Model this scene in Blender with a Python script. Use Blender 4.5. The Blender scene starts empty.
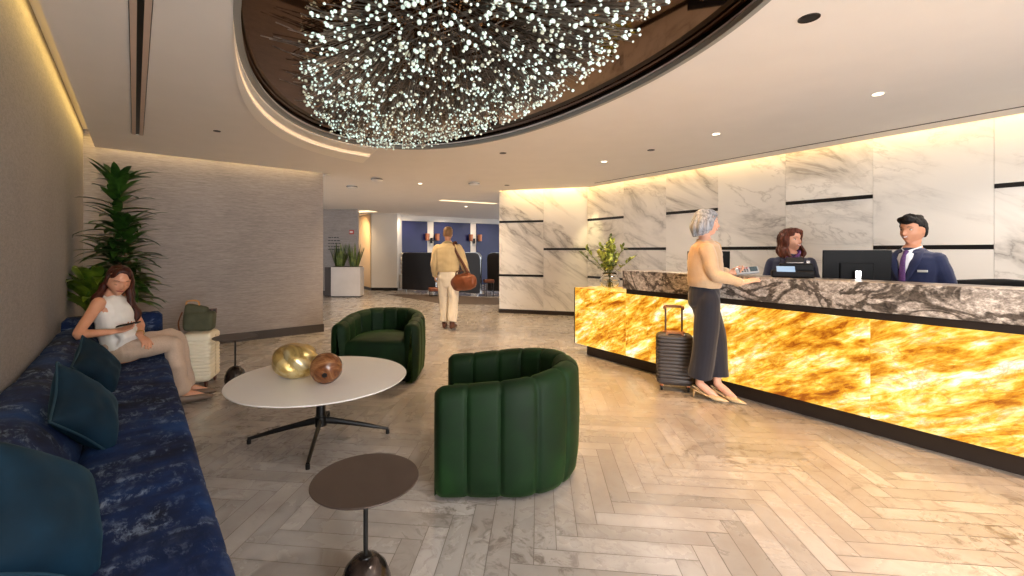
import bpy, bmesh, math, random
import numpy as np
from mathutils import Vector as V, Matrix, noise
random.seed(7)
PI = math.pi
SC = bpy.context.scene
COL = SC.collection

# ------------------------------------------------------------------ camera, world, lights, exposure
cam = bpy.data.objects.new('camera', bpy.data.cameras.new('camera')); COL.objects.link(cam)
cam.location = (0, 0, 1.35); cam.rotation_euler = (PI/2, 0, 0)
cam.data.lens = 430/1024*36; cam.data.sensor_width = 36
cam.data.shift_x = 20/1024; cam.data.shift_y = -37/1024
cam.data.clip_start = 0.02
SC.camera = cam
SC.view_settings.view_transform = 'Standard'; SC.view_settings.look = 'None'
SC.view_settings.gamma = 1.0; SC.view_settings.use_curve_mapping = False
SC.view_settings.exposure = 1.13
SC.cycles.use_denoising = True
SC.cycles.max_bounces = 8
SC.cycles.sample_clamp_indirect = 6
W = bpy.data.worlds.new('world'); SC.world = W; W.use_nodes = True
W.node_tree.nodes['Background'].inputs[0].default_value = (0.86, 0.92, 1.0, 1)
W.node_tree.nodes['Background'].inputs[1].default_value = 1.0

def area(name, loc, target, sx, sy, power, color=(1, 1, 1), spread=PI):
    l = bpy.data.lights.new(name, 'AREA'); l.shape = 'RECTANGLE'; l.size = sx; l.size_y = sy
    l.energy = power; l.color = color; l.spread = spread
    o = bpy.data.objects.new(name, l); COL.objects.link(o); o.location = loc
    o.rotation_euler = (V(target)-V(loc)).to_track_quat('-Z', 'Y').to_euler()
    return o
def strip(name, a, b, z, toward, wid, power, color):
    """long thin lamp lying from a to b at height z, shining towards the vector"""
    a = V((a[0], a[1], z)); b = V((b[0], b[1], z)); x = (b-a).normalized(); d = V(toward).normalized()
    d = (d - x*d.dot(x)).normalized(); zz = -d; yy = zz.cross(x)
    l = bpy.data.lights.new(name, 'AREA'); l.shape = 'RECTANGLE'; l.size = (b-a).length; l.size_y = wid
    l.energy = power; l.color = color
    o = bpy.data.objects.new(name, l); COL.objects.link(o)
    m = Matrix((x, yy, zz)).transposed().to_4x4(); m.translation = (a+b)/2; o.matrix_world = m
    return o
def spot(name, loc, power, color=(1, .82, .62), size=2.2, blend=.8, radius=.05, target=None):
    l = bpy.data.lights.new(name, 'SPOT'); l.energy = power; l.color = color
    l.spot_size = size; l.spot_blend = blend; l.shadow_soft_size = radius
    o = bpy.data.objects.new(name, l); COL.objects.link(o); o.location = loc
    if target: o.rotation_euler = (V(target)-V(loc)).to_track_quat('-Z', 'Y').to_euler()
    return o

# room frames -----------------------------------------------------------------
# NT: n = out of the left wall, t = along it away from us.  CF: s = along the counter towards us, b = behind it
NX, NY = .769, .639
def nt(n, t, z=0): return V((n*NX - t*NY, n*NY + t*NX, z))
ROT_NT = math.atan2(NY, NX)
CO = (1.09, 5.655); CE = (.541, -.841); CB = (.841, .541)
def cf(s, b, z=0): return V((CO[0]+CE[0]*s+CB[0]*b, CO[1]+CE[1]*s+CB[1]*b, z))
ROT_CF = math.atan2(-.841, .541)
ZC = 2.63          # ceiling
ZU = 2.86          # slab above it
WARM = (1.0, .72, .38)
area('window_daylight', (-.6, -2.6, 1.35), (0, 4, 1.6), 8, 2.5, 720, (.95, .97, 1.0))
area('ceiling_fill', (-1.6, -2.5, .5), (-1.8, 1.2, 4.0), 6, .9, 1050, (.98, .96, .95))  # second lamp is an added, unseen fill aimed up to brighten the ceiling
strip('cove_lamp_left', nt(-.40, -1.5), nt(-.40, 7.3), ZC+.16, (-.5*NX, -.5*NY, -1), .04, 9, (1, .68, .20))
strip('cove_lamp_grey', nt(-.3, 7.24), nt(2.4, 7.24), ZC+.16, (-.5*NY, .5*NX, -1), .04, 3, (1, .72, .36))
strip('cove_lamp_marble', cf(-2.0, 2.36), cf(8, 2.36), ZC+.17, (CB[0]*.35, CB[1]*.35, -1), .05, 22, (1, .66, .24))
strip('cove_lamp_far', (.3, 9.25), (1.9, 8.75), ZC+.17, (.1, .35, -1), .05, 7, (1, .66, .24))
for i, (x, y) in enumerate([(4.25, 3.46), (1.93, 4.66), (2.3, 6.1), (-.2, 5.9), (-1.7, 7.6), (-.6, 9.4), (-2.6, 11.0), (-.9, 12.6), (.8, 1.2), (-1.2, .6), (2.6, .8), (3.6, 1.9)]):
    spot('downlight_lamp', (x, y, ZC-.02), 40 if i < 3 else 105 if i < 8 else 45, (1, .88, .76) if i < 3 or i > 7 else (1, .70, .40))
for s_ in (.4, 1.7, 3.0, 4.3, 5.6):
    q_ = cf(s_, -.75); spot('onyx_glow_fill', (q_.x, q_.y, ZC-.02), 72, (1, .50, .13), 1.5, .9)  # added warm spots, standing in for the onyx glow on the floor
spot('corner_washer', (1.86, 8.42, ZC-.02), 30, (1, .84, .42), .75, .6, .03, (2.0, 8.8, .9))

# ------------------------------------------------------------------ material helpers
def lin(c):
    return tuple(((v/255)/12.92 if v/255 <= .04045 else ((v/255+.055)/1.055)**2.4) for v in c) + (1,)
class NT_:
    def __init__(s, name):
        s.m = bpy.data.materials.new(name); s.m.use_nodes = True; s.t = s.m.node_tree; s.n = s.t.nodes; s.l = s.t.links
        s.b = s.n['Principled BSDF']
    def add(s, typ, **kw):
        nd = s.n.new(typ)
        for k, v in kw.items():
            if k in nd.inputs.keys() if hasattr(nd.inputs, 'keys') else False: nd.inputs[k].default_value = v
            else: setattr(nd, k, v)
        return nd
    def coord(s, scale=(1, 1, 1), rot=(0, 0, 0), out='Object'):
        tc = s.n.new('ShaderNodeTexCoord'); mp = s.n.new('ShaderNodeMapping')
        mp.inputs['Scale'].default_value = scale; mp.inputs['Rotation'].default_value = rot
        s.l.new(tc.outputs[out], mp.inputs[0]); return mp.outputs[0]
    def noise(s, vec, scale, detail=4, rough=.5, dist=0):
        nd = s.n.new('ShaderNodeTexNoise'); nd.inputs['Scale'].default_value = scale; nd.inputs['Detail'].default_value = detail
        nd.inputs['Roughness'].default_value = rough; nd.inputs['Distortion'].default_value = dist
        if vec is not None: s.l.new(vec, nd.inputs['Vector'])
        return nd.outputs['Fac']
    def ramp(s, fac, stops):
        r = s.n.new('ShaderNodeValToRGB'); e = r.color_ramp.elements
        while len(e) < len(stops): e.new(.5)
        for k, (p, c) in enumerate(stops):
            e[k].position = p; e[k].color = c if len(c) == 4 else tuple(c)+(1,)
        s.l.new(fac, r.inputs[0]); return r.outputs[0]
    def mix(s, fac, a, b, mode='MIX'):
        m = s.n.new('ShaderNodeMix'); m.data_type = 'RGBA'; m.blend_type = mode
        for sock, v in ((m.inputs[0], fac), (m.inputs[6], a), (m.inputs[7], b)):
            if isinstance(v, (int, float)): sock.default_value = v
            elif isinstance(v, tuple): sock.default_value = v
            else: s.l.new(v, sock)
        return m.outputs[2]
    def math(s, op, a, b=0.0, clamp=False):
        m = s.n.new('ShaderNodeMath'); m.operation = op; m.use_clamp = clamp
        for k, v in ((0, a), (1, b)):
            if isinstance(v, (int, float)): m.inputs[k].default_value = v
            else: s.l.new(v, m.inputs[k])
        return m.outputs[0]
    def bump(s, h, strength=.3, dist=.01):
        b = s.n.new('ShaderNodeBump'); b.inputs['Strength'].default_value = strength; b.inputs['Distance'].default_value = dist
        s.l.new(h, b.inputs['Height']); s.l.new(b.outputs[0], s.b.inputs['Normal'])
    def set(s, **kw):
        for k, v in kw.items():
            k = k.replace('_', ' ')
            if isinstance(v, (int, float, tuple)): s.b.inputs[k].default_value = v
            else: s.l.new(v, s.b.inputs[k])
        return s.m
def M(name, rgb, rough=.5, metal=0, noise_amt=.0, nscale=30, bump=0, **kw):
    m = NT_(name); c = lin(rgb)
    if noise_amt:
        f = m.noise(m.coord(), nscale, 4)
        lo = tuple(x*(1-noise_amt) for x in c[:3])+(1,); hi = tuple(min(1, x*(1+noise_amt)) for x in c[:3])+(1,)
        col = m.ramp(f, [(.3, lo), (.7, hi)])
        m.set(Base_Color=col)
        if bump: m.bump(f, bump, .004)
    else: m.set(Base_Color=c)
    m.set(Roughness=rough, Metallic=metal, **kw)
    return m.m
def emit(name, rgb, strength, soft=True):
    m = NT_(name); c = lin(rgb); m.set(Base_Color=c, Emission_Color=c, Emission_Strength=strength, Roughness=.4); return m.m

# ceiling paint, wall cloth, marble, onyx, granite, floor
MAT = {}
MAT['paint'] = M('ceiling_paint', (240, 233, 225), .75, noise_amt=.015, nscale=3)
MAT['white_wall'] = M('white_plaster', (226, 220, 212), .6, noise_amt=.02, nscale=2)
def cloth_mat(name, rgb, sx, sy, sz, amt=.2):
    m = NT_(name); c = lin(rgb)
    a = m.noise(m.coord((sx, sy, sz)), 1.0, 3, .6); b = m.noise(m.coord((sx*.3, sy*.3, sz*.35)), 1.0, 2)
    g = m.noise(m.coord(), 1.3, 3)
    f = m.math('ADD', m.math('MULTIPLY', a, .5), m.math('ADD', m.math('MULTIPLY', b, .3), m.math('MULTIPLY', g, .2)))
    lo = tuple(x*(1-amt) for x in c[:3]); hi = tuple(min(1, x*(1+amt)) for x in c[:3])
    m.set(Base_Color=m.ramp(f, [(.38, lo), (.62, hi)]), Roughness=.8, Sheen_Weight=.1); m.bump(a, .35, .004); return m.m
MAT['grass_cloth'] = cloth_mat('woven_grasscloth', (158, 149, 144), 14, 14, 240, .26)
MAT['wave_cloth'] = cloth_mat('rippled_wall_cloth', (140, 132, 128), 60, 60, 170, .2)
def marble(name):
    m = NT_(name); v = m.coord((1, 1, 1), (0, -.62, .0))
    tc = m.n.new('ShaderNodeAttribute'); tc.attribute_name = 'tone'
    vm = m.n.new('ShaderNodeVectorMath'); vm.operation = 'MULTIPLY_ADD'
    m.l.new(tc.outputs['Vector'], vm.inputs[0]); vm.inputs[1].default_value = (7, 7, 7); m.l.new(v, vm.inputs[2])
    mp = m.n.new('ShaderNodeMapping'); mp.inputs['Scale'].default_value = (.5, .8, 1.9); m.l.new(vm.outputs[0], mp.inputs[0]); v = mp.outputs[0]
    n1 = m.noise(v, .85, 9, .58, .6); n2 = m.noise(v, 2.0, 7, .6, .35); n3 = m.noise(v, .55, 4, .5)
    r1 = m.math('ABSOLUTE', m.math('SUBTRACT', n1, .5)); r2 = m.math('ABSOLUTE', m.math('SUBTRACT', n2, .52))
    v1 = m.ramp(r1, [(0, (1,)*3), (.011, (.5,)*3), (.06, (0,)*3)]); v2 = m.ramp(r2, [(0, (.7,)*3), (.012, (.25,)*3), (.035, (0,)*3)])
    patch = m.ramp(n3, [(.5, (0,)*3), (.68, (1,)*3)])
    base = m.mix(m.math('MULTIPLY', patch, .30), lin((238, 232, 224)), lin((186, 178, 170)))
    c = m.mix(m.math('MULTIPLY', v1, m.ramp(n3, [(.42, (.12,)*3), (.58, (.8,)*3)])), base, lin((140, 133, 126)))
    c = m.mix(m.math('MULTIPLY', v2, m.ramp(n1, [(.45, (0,)*3), (.6, (.6,)*3)])), c, lin((146, 136, 124)))
    return m.set(Base_Color=c, Roughness=.22, Specular_IOR_Level=.4)
MAT['marble'] = marble('white_veined_marble')
def onyx(name, power=1.0):
    m = NT_(name); tcn = m.n.new('ShaderNodeAttribute'); tcn.attribute_name = 'tone'
    v0 = m.coord((1, 1, 1), (0, .5, 0))
    vm = m.n.new('ShaderNodeVectorMath'); vm.operation = 'MULTIPLY_ADD'
    m.l.new(tcn.outputs['Vector'], vm.inputs[0]); vm.inputs[1].default_value = (9, 9, 9); m.l.new(v0, vm.inputs[2])
    mp = m.n.new('ShaderNodeMapping'); mp.inputs['Scale'].default_value = (1.0, 1.6, 3.2); m.l.new(vm.outputs[0], mp.inputs[0]); v = mp.outputs[0]
    n1 = m.noise(v, 1.3, 10, .66, .9); n2 = m.noise(v, 2.6, 8, .65, 1.6); n3 = m.noise(v, 7, 6, .7, .5)
    f = m.math('ADD', m.math('MULTIPLY', n1, .6), m.math('MULTIPLY', n3, .4))
    col = m.ramp(f, [(.31, lin((80, 32, 4))), (.40, lin((170, 86, 8))), (.455, lin((228, 152, 30))), (.51, lin((248, 198, 72))), (.56, lin((254, 224, 140))), (.61, lin((255, 244, 220)))])
    r = m.math('ABSOLUTE', m.math('SUBTRACT', n2, .5)); vein = m.ramp(r, [(0, (1,)*3), (.015, (.7,)*3), (.06, (0,)*3)])
    col = m.mix(m.math('MULTIPLY', vein, .5), col, lin((158, 76, 6)))
    st = m.ramp(f, [(.3, (.55,)*3), (.5, (.85,)*3), (.66, (1.0,)*3)])
    return m.set(Base_Color=lin((60, 40, 20)), Emission_Color=col, Emission_Strength=m.math('MULTIPLY', st, .74*power), Roughness=.18)
MAT['onyx'] = onyx('backlit_onyx')
def granite(name):
    m = NT_(name); v = m.coord((1, 1, 1.5), (0, .7, .2))
    n1 = m.noise(v, 1.9, 5, .6, 1.6); n2 = m.noise(v, 26, 6, .75); n3 = m.noise(v, 90, 3)
    f = m.math('ADD', m.math('MULTIPLY', n2, .75), m.math('MULTIPLY', n3, .25))
    a = m.ramp(f, [(.36, lin((92, 86, 80))), (.5, lin((156, 148, 140))), (.62, lin((216, 210, 202)))])
    b = m.ramp(f, [(.4, lin((42, 38, 35))), (.62, lin((104, 96, 88)))])
    r = m.math('ABSOLUTE', m.math('SUBTRACT', n1, .5)); k = m.ramp(r, [(.025, (1,)*3), (.055, (0,)*3)])
    return m.set(Base_Color=m.mix(k, a, b), Roughness=.3)
MAT['granite'] = granite('grey_speckled_granite')
def floor_tile(name):
    m = NT_(name); at = m.n.new('ShaderNodeAttribute'); at.attribute_name = 'tone'
    sep = m.n.new('ShaderNodeSeparateColor'); m.l.new(at.outputs['Color'], sep.inputs[0])
    vm = m.n.new('ShaderNodeVectorMath'); vm.operation = 'MULTIPLY_ADD'
    m.l.new(at.outputs['Vector'], vm.inputs[0]); vm.inputs[1].default_value = (13, 13, 13); m.l.new(m.coord(), vm.inputs[2]); v = vm.outputs[0]
    n1 = m.noise(v, 2.6, 8, .62, .6); n2 = m.noise(v, 9, 8, .7, 1.2); n3 = m.noise(m.coord(), .8, 3)
    base = m.ramp(sep.outputs[0], [(0, lin((154, 149, 144))), (.5, lin((168, 162, 157))), (1, lin((182, 176, 171)))])
    c = m.mix(m.ramp(n1, [(.42, (0,)*3), (.68, (.6,)*3)]), base, lin((142, 131, 122)))
    spots = m.math('MULTIPLY', m.ramp(n2, [(.52, (0,)*3), (.62, (1,)*3)]), m.ramp(n3, [(.44, (.08,)*3), (.62, (.95,)*3)]))
    c = m.mix(spots, c, lin((108, 98, 90)))
    rr = m.ramp(n1, [(.3, (.22,)*3), (.7, (.34,)*3)])
    m.bump(n2, .06, .003)
    return m.set(Base_Color=c, Roughness=rr, Specular_IOR_Level=.5, Coat_Weight=.5, Coat_Roughness=.22)
MAT['floor'] = floor_tile('travertine_planks')
MAT['grout'] = M('floor_grout', (112, 102, 94), .8)
MAT['black'] = M('black_metal', (22, 20, 19), .4, .3)
MAT['blackp'] = M('black_plastic', (14, 13, 14), .6, Specular_IOR_Level=.2)
MAT['dark_trim'] = M('dark_bronze_trim', (52, 42, 36), .45, .4)
MAT['bronze'] = M('bronze_lacquer', (70, 58, 52), .38, .25, noise_amt=.06, nscale=8)
MAT['baseboard'] = M('dark_baseboard', (66, 58, 54), .5)
MAT['mirror'] = M('bronze_mirror', (134, 104, 80), .03, 1.0)
MAT['lip'] = M('grey_metal_lip', (150, 148, 140), .45, .1)
MAT['chrome'] = M('polished_steel', (200, 198, 195), .18, 1.0)
MAT['copper'] = M('copper', (176, 110, 78), .28, 1.0)
MAT['leather'] = M('tan_leather', (116, 60, 30), .5, noise_amt=.18, nscale=12, bump=.1)
MAT['leather_dark'] = M('brown_leather', (86, 44, 24), .5, noise_amt=.18, nscale=12)

# ------------------------------------------------------------------ object helpers
def tag(o, label=None, cat=None, group=None, kind=None):
    if label: o['label'] = label
    if cat: o['category'] = cat
    if group: o['group'] = group
    if kind: o['kind'] = kind
    return o
def empty(name, loc=(0, 0, 0), rz=0, label=None, cat=None, group=None):
    o = bpy.data.objects.new(name, None); COL.objects.link(o); o.empty_display_size = .1
    o.location = loc; o.rotation_euler = (0, 0, rz); return tag(o, label, cat, group)
class B:
    """collects shapes in one bmesh"""
    def __init__(s): s.bm = bmesh.new()
    def box(s, c, d, bev=0, seg=2, rz=0, rx=0, ry=0):
        r = bmesh.ops.create_cube(s.bm, size=1)['verts']
        bmesh.ops.scale(s.bm, vec=d, verts=r)
        if bev:
            es = list({e for v in r for e in v.link_edges})
            o = bmesh.ops.bevel(s.bm, geom=es, offset=bev, segments=seg, affect='EDGES', profile=.5)
            r = list({v for f in o['faces'] for v in f.verts} | {v for v in r if v.is_valid})
        m = Matrix.Translation(c) @ Matrix.Rotation(rz, 4, 'Z') @ Matrix.Rotation(ry, 4, 'Y') @ Matrix.Rotation(rx, 4, 'X')
        bmesh.ops.transform(s.bm, matrix=m, verts=r); return r
    def lathe(s, prof, seg=40, c=(0, 0, 0), mat=None, ang=2*PI):
        rings = []
        for (r, z) in prof:
            if r < 1e-6: rings.append([s.bm.verts.new((0, 0, z))])
            else: rings.append([s.bm.verts.new((r*math.cos(2*PI*k/seg), r*math.sin(2*PI*k/seg), z)) for k in range(seg)])
        for a, b in zip(rings, rings[1:]):
            for k in range(seg):
                q = [a[k % len(a)], a[(k+1) % len(a)], b[(k+1) % len(b)], b[k % len(b)]]
                q = list(dict.fromkeys(q))
                if len(q) > 2: s.bm.faces.new(q)
        for rg, fl in ((rings[0], 1), (rings[-1], 0)):
            if len(rg) > 2: s.bm.faces.new(rg[::-1] if fl else rg)
        vs = [v for rg in rings for v in rg]
        m = Matrix.Translation(c) @ (mat.to_4x4() if mat else Matrix.Identity(4))
        bmesh.ops.transform(s.bm, matrix=m, verts=vs); return vs
    def cyl(s, a, b, r, r2=None, seg=16):
        a = V(a); b = V(b); q = (b-a).to_track_quat('Z', 'Y').to_matrix()
        L = (b-a).length; return s.lathe([(r, 0), (r2 if r2 is not None else r, L)], seg, a, q)
    def ball(s, c, r, seg=16, mat=None, sc=(1, 1, 1)):
        v = bmesh.ops.create_uvsphere(s.bm, u_segments=seg, v_segments=max(6, seg*2//3), radius=r)['verts']
        m = Matrix.Translation(c) @ (mat.to_4x4() if mat else Matrix.Identity(4)) @ Matrix.Diagonal((*sc, 1))
        bmesh.ops.transform(s.bm, matrix=m, verts=v); return v
    def tube(s, pts, rad, side=None, n=14, steps=4, cap='round'):
        """swept ellipse; rad = list of r or (a,b); a lies along side"""
        P = [V(p) for p in pts]; R = [(r, r) if isinstance(r, (int, float)) else r for r in rad]
        if len(R) == 1: R = R*len(P)
        c = []; rr = []
        for i in range(len(P)-1):
            p0 = P[max(i-1, 0)]; p1 = P[i]; p2 = P[i+1]; p3 = P[min(i+2, len(P)-1)]
            st = steps if len(P) > 2 else 1
            for k in range(st):
                t = k/st; t2 = t*t; t3 = t2*t
                c.append(.5*((2*p1)+(p2-p0)*t+(2*p0-5*p1+4*p2-p3)*t2+(3*p1-p0-3*p2+p3)*t3))
                u = t*t*(3-2*t)
                rr.append((R[i][0]*(1-u)+R[i+1][0]*u, R[i][1]*(1-u)+R[i+1][1]*u))
        c.append(P[-1]); rr.append(R[-1])
        tg = [(c[min(i+1, len(c)-1)]-c[max(i-1, 0)]).normalized() for i in range(len(c))]
        if cap == 'round':
            hs = []; 
            for sgn, idx in ((-1, 0), (1, -1)):
                ex = []
                for k in (1, 2, 3):
                    th = k/3*PI/2*.97; m = min(rr[idx]); ex.append((c[idx]+tg[idx]*sgn*m*math.sin(th), (rr[idx][0]*math.cos(th)+1e-4, rr[idx][1]*math.cos(th)+1e-4), tg[idx]))
                hs.append(ex)
            pre = hs[0][::-1]; post = hs[1]
            c = [e[0] for e in pre]+c+[e[0] for e in post]; rr = [e[1] for e in pre]+rr+[e[1] for e in post]; tg = [e[2] for e in pre]+tg+[e[2] for e in post]
        sd = V(side) if side is not None else (V((0, 0, 1)) if abs(tg[0].z) < .9 else V((1, 0, 0)))
        rings = []
        for p, r, t in zip(c, rr, tg):
            a = sd - t*sd.dot(t)
            if a.length < 1e-4: a = t.orthogonal()
            a.normalize(); b = t.cross(a)
            if side is None: sd = a
            rings.append([s.bm.verts.new(p+a*r[0]*math.cos(2*PI*k/n)+b*r[1]*math.sin(2*PI*k/n)) for k in range(n)])
        for a, b in zip(rings, rings[1:]):
            for k in range(n): s.bm.faces.new((a[k], a[(k+1) % n], b[(k+1) % n], b[k]))
        s.bm.faces.new(rings[0][::-1]); s.bm.faces.new(rings[-1])
        return [v for r in rings for v in r]
    def grid(s, P, closed_u=False, closed_v=False):
        vs = [[s.bm.verts.new(p) for p in row] for row in P]
        nu = len(vs); nv = len(vs[0])
        for i in range(nu if closed_u else nu-1):
            for j in range(nv if closed_v else nv-1):
                s.bm.faces.new((vs[i][j], vs[(i+1) % nu][j], vs[(i+1) % nu][(j+1) % nv], vs[i][(j+1) % nv]))
        return vs
    def poly(s, pts): return s.bm.faces.new([s.bm.verts.new(p) for p in pts])
    def prism(s, pts, z0, z1):
        a = [s.bm.verts.new((p[0], p[1], z0)) for p in pts]; b = [s.bm.verts.new((p[0], p[1], z1)) for p in pts]
        n = len(a); s.bm.faces.new(a[::-1]); s.bm.faces.new(b)
        for i in range(n): s.bm.faces.new((a[i], a[(i+1) % n], b[(i+1) % n], b[i]))
        return a+b
    def build(s, name, mat, parent=None, smooth=None, fix=True):
        if fix: bmesh.ops.recalc_face_normals(s.bm, faces=s.bm.faces)
        me = bpy.data.meshes.new(name); s.bm.to_mesh(me); s.bm.free()
        o = bpy.data.objects.new(name, me); COL.objects.link(o)
        if mat is not None: me.materials.append(mat)
        if parent is not None: o.parent = parent
        if smooth is not None:
            if smooth is True: me.shade_smooth()
            else:
                me.shade_smooth()
                me.set_sharp_from_angle(angle=math.radians(smooth))
        return o
def struct(o): o['kind'] = 'structure'; return o
def copy_tree(o, parent=None):
    c = o.copy(); COL.objects.link(c)
    if parent is not None: c.parent = parent
    for ch in o.children: copy_tree(ch, c)
    return c
def tone(o, seedkey=0, val=None):
    me = o.data; at = me.color_attributes.new('tone', 'FLOAT_COLOR', 'CORNER'); r = random.Random(seedkey)
    v = val or (r.random(), r.random(), r.random(), 1)
    for d in at.data: d.color = v
def voxel(b, name, mat, parent, vox=.006, smooth_it=3, fold=None):
    """fuse overlapping closed shapes into one continuous skin"""
    me = bpy.data.meshes.new('tmp'); bmesh.ops.recalc_face_normals(b.bm, faces=b.bm.faces); b.bm.to_mesh(me); b.bm.free()
    o = bpy.data.objects.new('tmp', me); COL.objects.link(o)
    r = o.modifiers.new('r', 'REMESH'); r.mode = 'VOXEL'; r.voxel_size = vox
    if smooth_it:
        sm = o.modifiers.new('s', 'SMOOTH'); sm.iterations = smooth_it; sm.factor = .5
    dg = bpy.context.evaluated_depsgraph_get(); dg.update()
    nm = bpy.data.meshes.new_from_object(o.evaluated_get(dg)); bpy.data.objects.remove(o); bpy.data.meshes.remove(me)
    nm.name = name; nm.materials.clear(); nm.materials.append(mat)
    if fold:
        n = len(nm.vertices); co = np.empty(n*3); nm.vertices.foreach_get('co', co); co = co.reshape(-1, 3)
        no = np.empty(n*3); nm.vertices.foreach_get('normal', no); no = no.reshape(-1, 3)
        amp, fx, fz = fold
        d = np.array([noise.fractal(V((p[0]*fx, p[1]*fx, p[2]*fz)), 1.0, 2.0, 2) for p in co])
        co += no*(d*amp)[:, None]; nm.vertices.foreach_set('co', co.ravel()); nm.update()
    nm.shade_smooth()
    o = bpy.data.objects.new(name, nm); COL.objects.link(o)
    if parent is not None: o.parent = parent
    return o
exec_parts = []
# ------------------------------------------------------------------ floor
def build_floor():
    w = .1027; L = 6; g = .0016
    u = V((47, 430)).normalized(); v = V((u.y, -u.x)); org = V((.745, 2.304)) - v*w
    vs = []; fs = []; tn = []; rr = random.Random(3)
    def inside(p):
        return -4.5 < p.x*0+p.y*1 and p.y < 19 and p.y > -2.2 and (p.x*NX+p.y*NY) > -.6 and p.x < 7.2 and p.x > -8
    def tile(a, b, c, d):
        pc = org + v*((a+b)/2*w) + u*((c+d)/2*w)
        if not inside(pc): return
        k = len(vs)
        for (x, y) in ((a*w+g, c*w+g), (b*w-g, c*w+g), (b*w-g, d*w-g), (a*w+g, d*w-g)):
            p = org + v*x + u*y; vs.append((p.x, p.y, 0))
        fs.append((k, k+3, k+2, k+1)); tn.append((rr.random(), rr.random(), rr.random(), 1))
    for k in range(-60, 220):
        for m in range(-14, 15):
            o = 12*m
            tile(k+o, k+1+o, k, k+L); tile(k+1+o, k+1+L+o, k, k+1)
    me = bpy.data.meshes.new('floor'); me.from_pydata(vs, [], fs)
    at = me.color_attributes.new('tone', 'FLOAT_COLOR', 'CORNER')
    at.data.foreach_set('color', np.repeat(np.array(tn), 4, axis=0).ravel())
    me.materials.append(MAT['floor']); me.materials.append(MAT['grout'])
    n = len(vs); bm = bmesh.new(); bm.from_mesh(me)
    q = [bm.verts.new(p) for p in ((-9, -2.6, -.0025), (8, -2.6, -.0025), (8, 20, -.0025), (-9, 20, -.0025))]
    f = bm.faces.new(q); f.material_index = 1
    q = [bm.verts.new(p) for p in ((-9, -2.6, -.1), (8, -2.6, -.1), (8, 20, -.1), (-9, 20, -.1))]
    bm.faces.new(q[::-1]).material_index = 1
    bm.to_mesh(me); bm.free(); me.update()
    o = bpy.data.objects.new('floor', me); COL.objects.link(o); struct(o)
    for p in me.polygons:
        if p.material_index == 0 and p.normal.z < 0: o['flip'] = 1
build_floor()

# ------------------------------------------------------------------ ceiling with the oval opening
EC = V((-.283, 3.166)); EA, EB = 2.40, 1.37
EU = V((.472, -.882)); EV = V((.882, .472))
def oval(k, n, da=0, db=None):
    k = k % n
    db = da if db is None else db
    a = 2*PI*k/n; c = math.cos(a); s_ = math.sin(a)
    e = 2/2.12
    c = math.copysign(abs(c)**e, c); s_ = math.copysign(abs(s_)**e, s_)
    p = EC + EU*(EA+da)*c + EV*(EB+db)*s_
    return p
NO = 128
def corner_marble():
    return cf(-2.157, 2.45)
MC = V((2.03, 8.86))        # inner corner of the two marble walls
ML = V((.158, 9.43))        # free end of the far marble wall
def xy(v): return (v.x, v.y)
def build_ceiling():
    bm = bmesh.new()
    # outline: cove edge on the left, cove edge at grey wall, hall, marble coves
    out = [xy(nt(-.378, -3.2)), xy(nt(-.378, 7.2)), xy(nt(2.5, 7.2)), xy(nt(2.5, 7.5)), (-9, 11), (-9, 20), (3.2, 20), (.14, 9.15), (1.98, 8.6), xy(cf(-2.05, 2.33)), xy(cf(9, 2.33)), (8, -2.6), (-1, -2.6)]
    ov = [bm.verts.new((p[0], p[1], ZC)) for p in out]
    e = [bm.edges.new((ov[i], ov[(i+1) % len(ov)])) for i in range(len(ov))]
    iv = [bm.verts.new((*oval(k, NO), ZC)) for k in range(NO)]
    e += [bm.edges.new((iv[i], iv[(i+1) % NO])) for i in range(NO)]
    bmesh.ops.triangle_fill(bm, use_beauty=True, edges=e, normal=(0, 0, -1))
    bad = [f for f in bm.faces if all(v in set(iv) for v in f.verts)]
    if bad: bmesh.ops.delete(bm, geom=bad, context='FACES_ONLY')
    ex = bmesh.ops.extrude_face_region(bm, geom=list(bm.faces))
    bmesh.ops.translate(bm, vec=(0, 0, .035), verts=[g for g in ex['geom'] if isinstance(g, bmesh.types.BMVert)])
    b = B(); b.bm.free(); b.bm = bm; struct(b.build('ceiling', MAT['paint']))
    b = B(); b.prism([(-9, -2.6), (8, -2.6), (8, 20), (-9, 20)], ZU, ZU+.08); struct(b.build('ceiling_slab', MAT['paint']))
build_ceiling()
def ring(name, inner, outer, z0, z1, mat, k0=0, k1=None):
    b = B(); k1 = NO if k1 is None else k1; full = (k1-k0) == NO
    rows = []
    for k in range(k0, k1 if full else k1+1):
        pi = oval(k, NO, inner); po = oval(k, NO, outer)
        rows.append([(*pi, z0), (*po, z0), (*po, z1), (*pi, z1)])
    vs = b.grid(rows, closed_u=full, closed_v=True)
    if not full: b.bm.faces.new(vs[0]); b.bm.faces.new(vs[-1])
    return b.build(name, mat, smooth=30)
struct(ring('trim_1', -.022, .014, ZC-.006, ZC+.03, MAT['lip']))
struct(ring('trim_2', .012, .03, ZC+.036, ZU-.002, MAT['dark_trim']))
struct(ring('trim_3', -.012, .012, ZC+.045, ZC+.055, MAT['paint']))
ZM = ZC+.08
b = B(); b.prism([tuple(oval(k, NO, .02)) for k in range(NO)], ZM, ZM+.02)
mir = struct(b.build('ceiling_mirror', MAT['mirror']))
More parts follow.
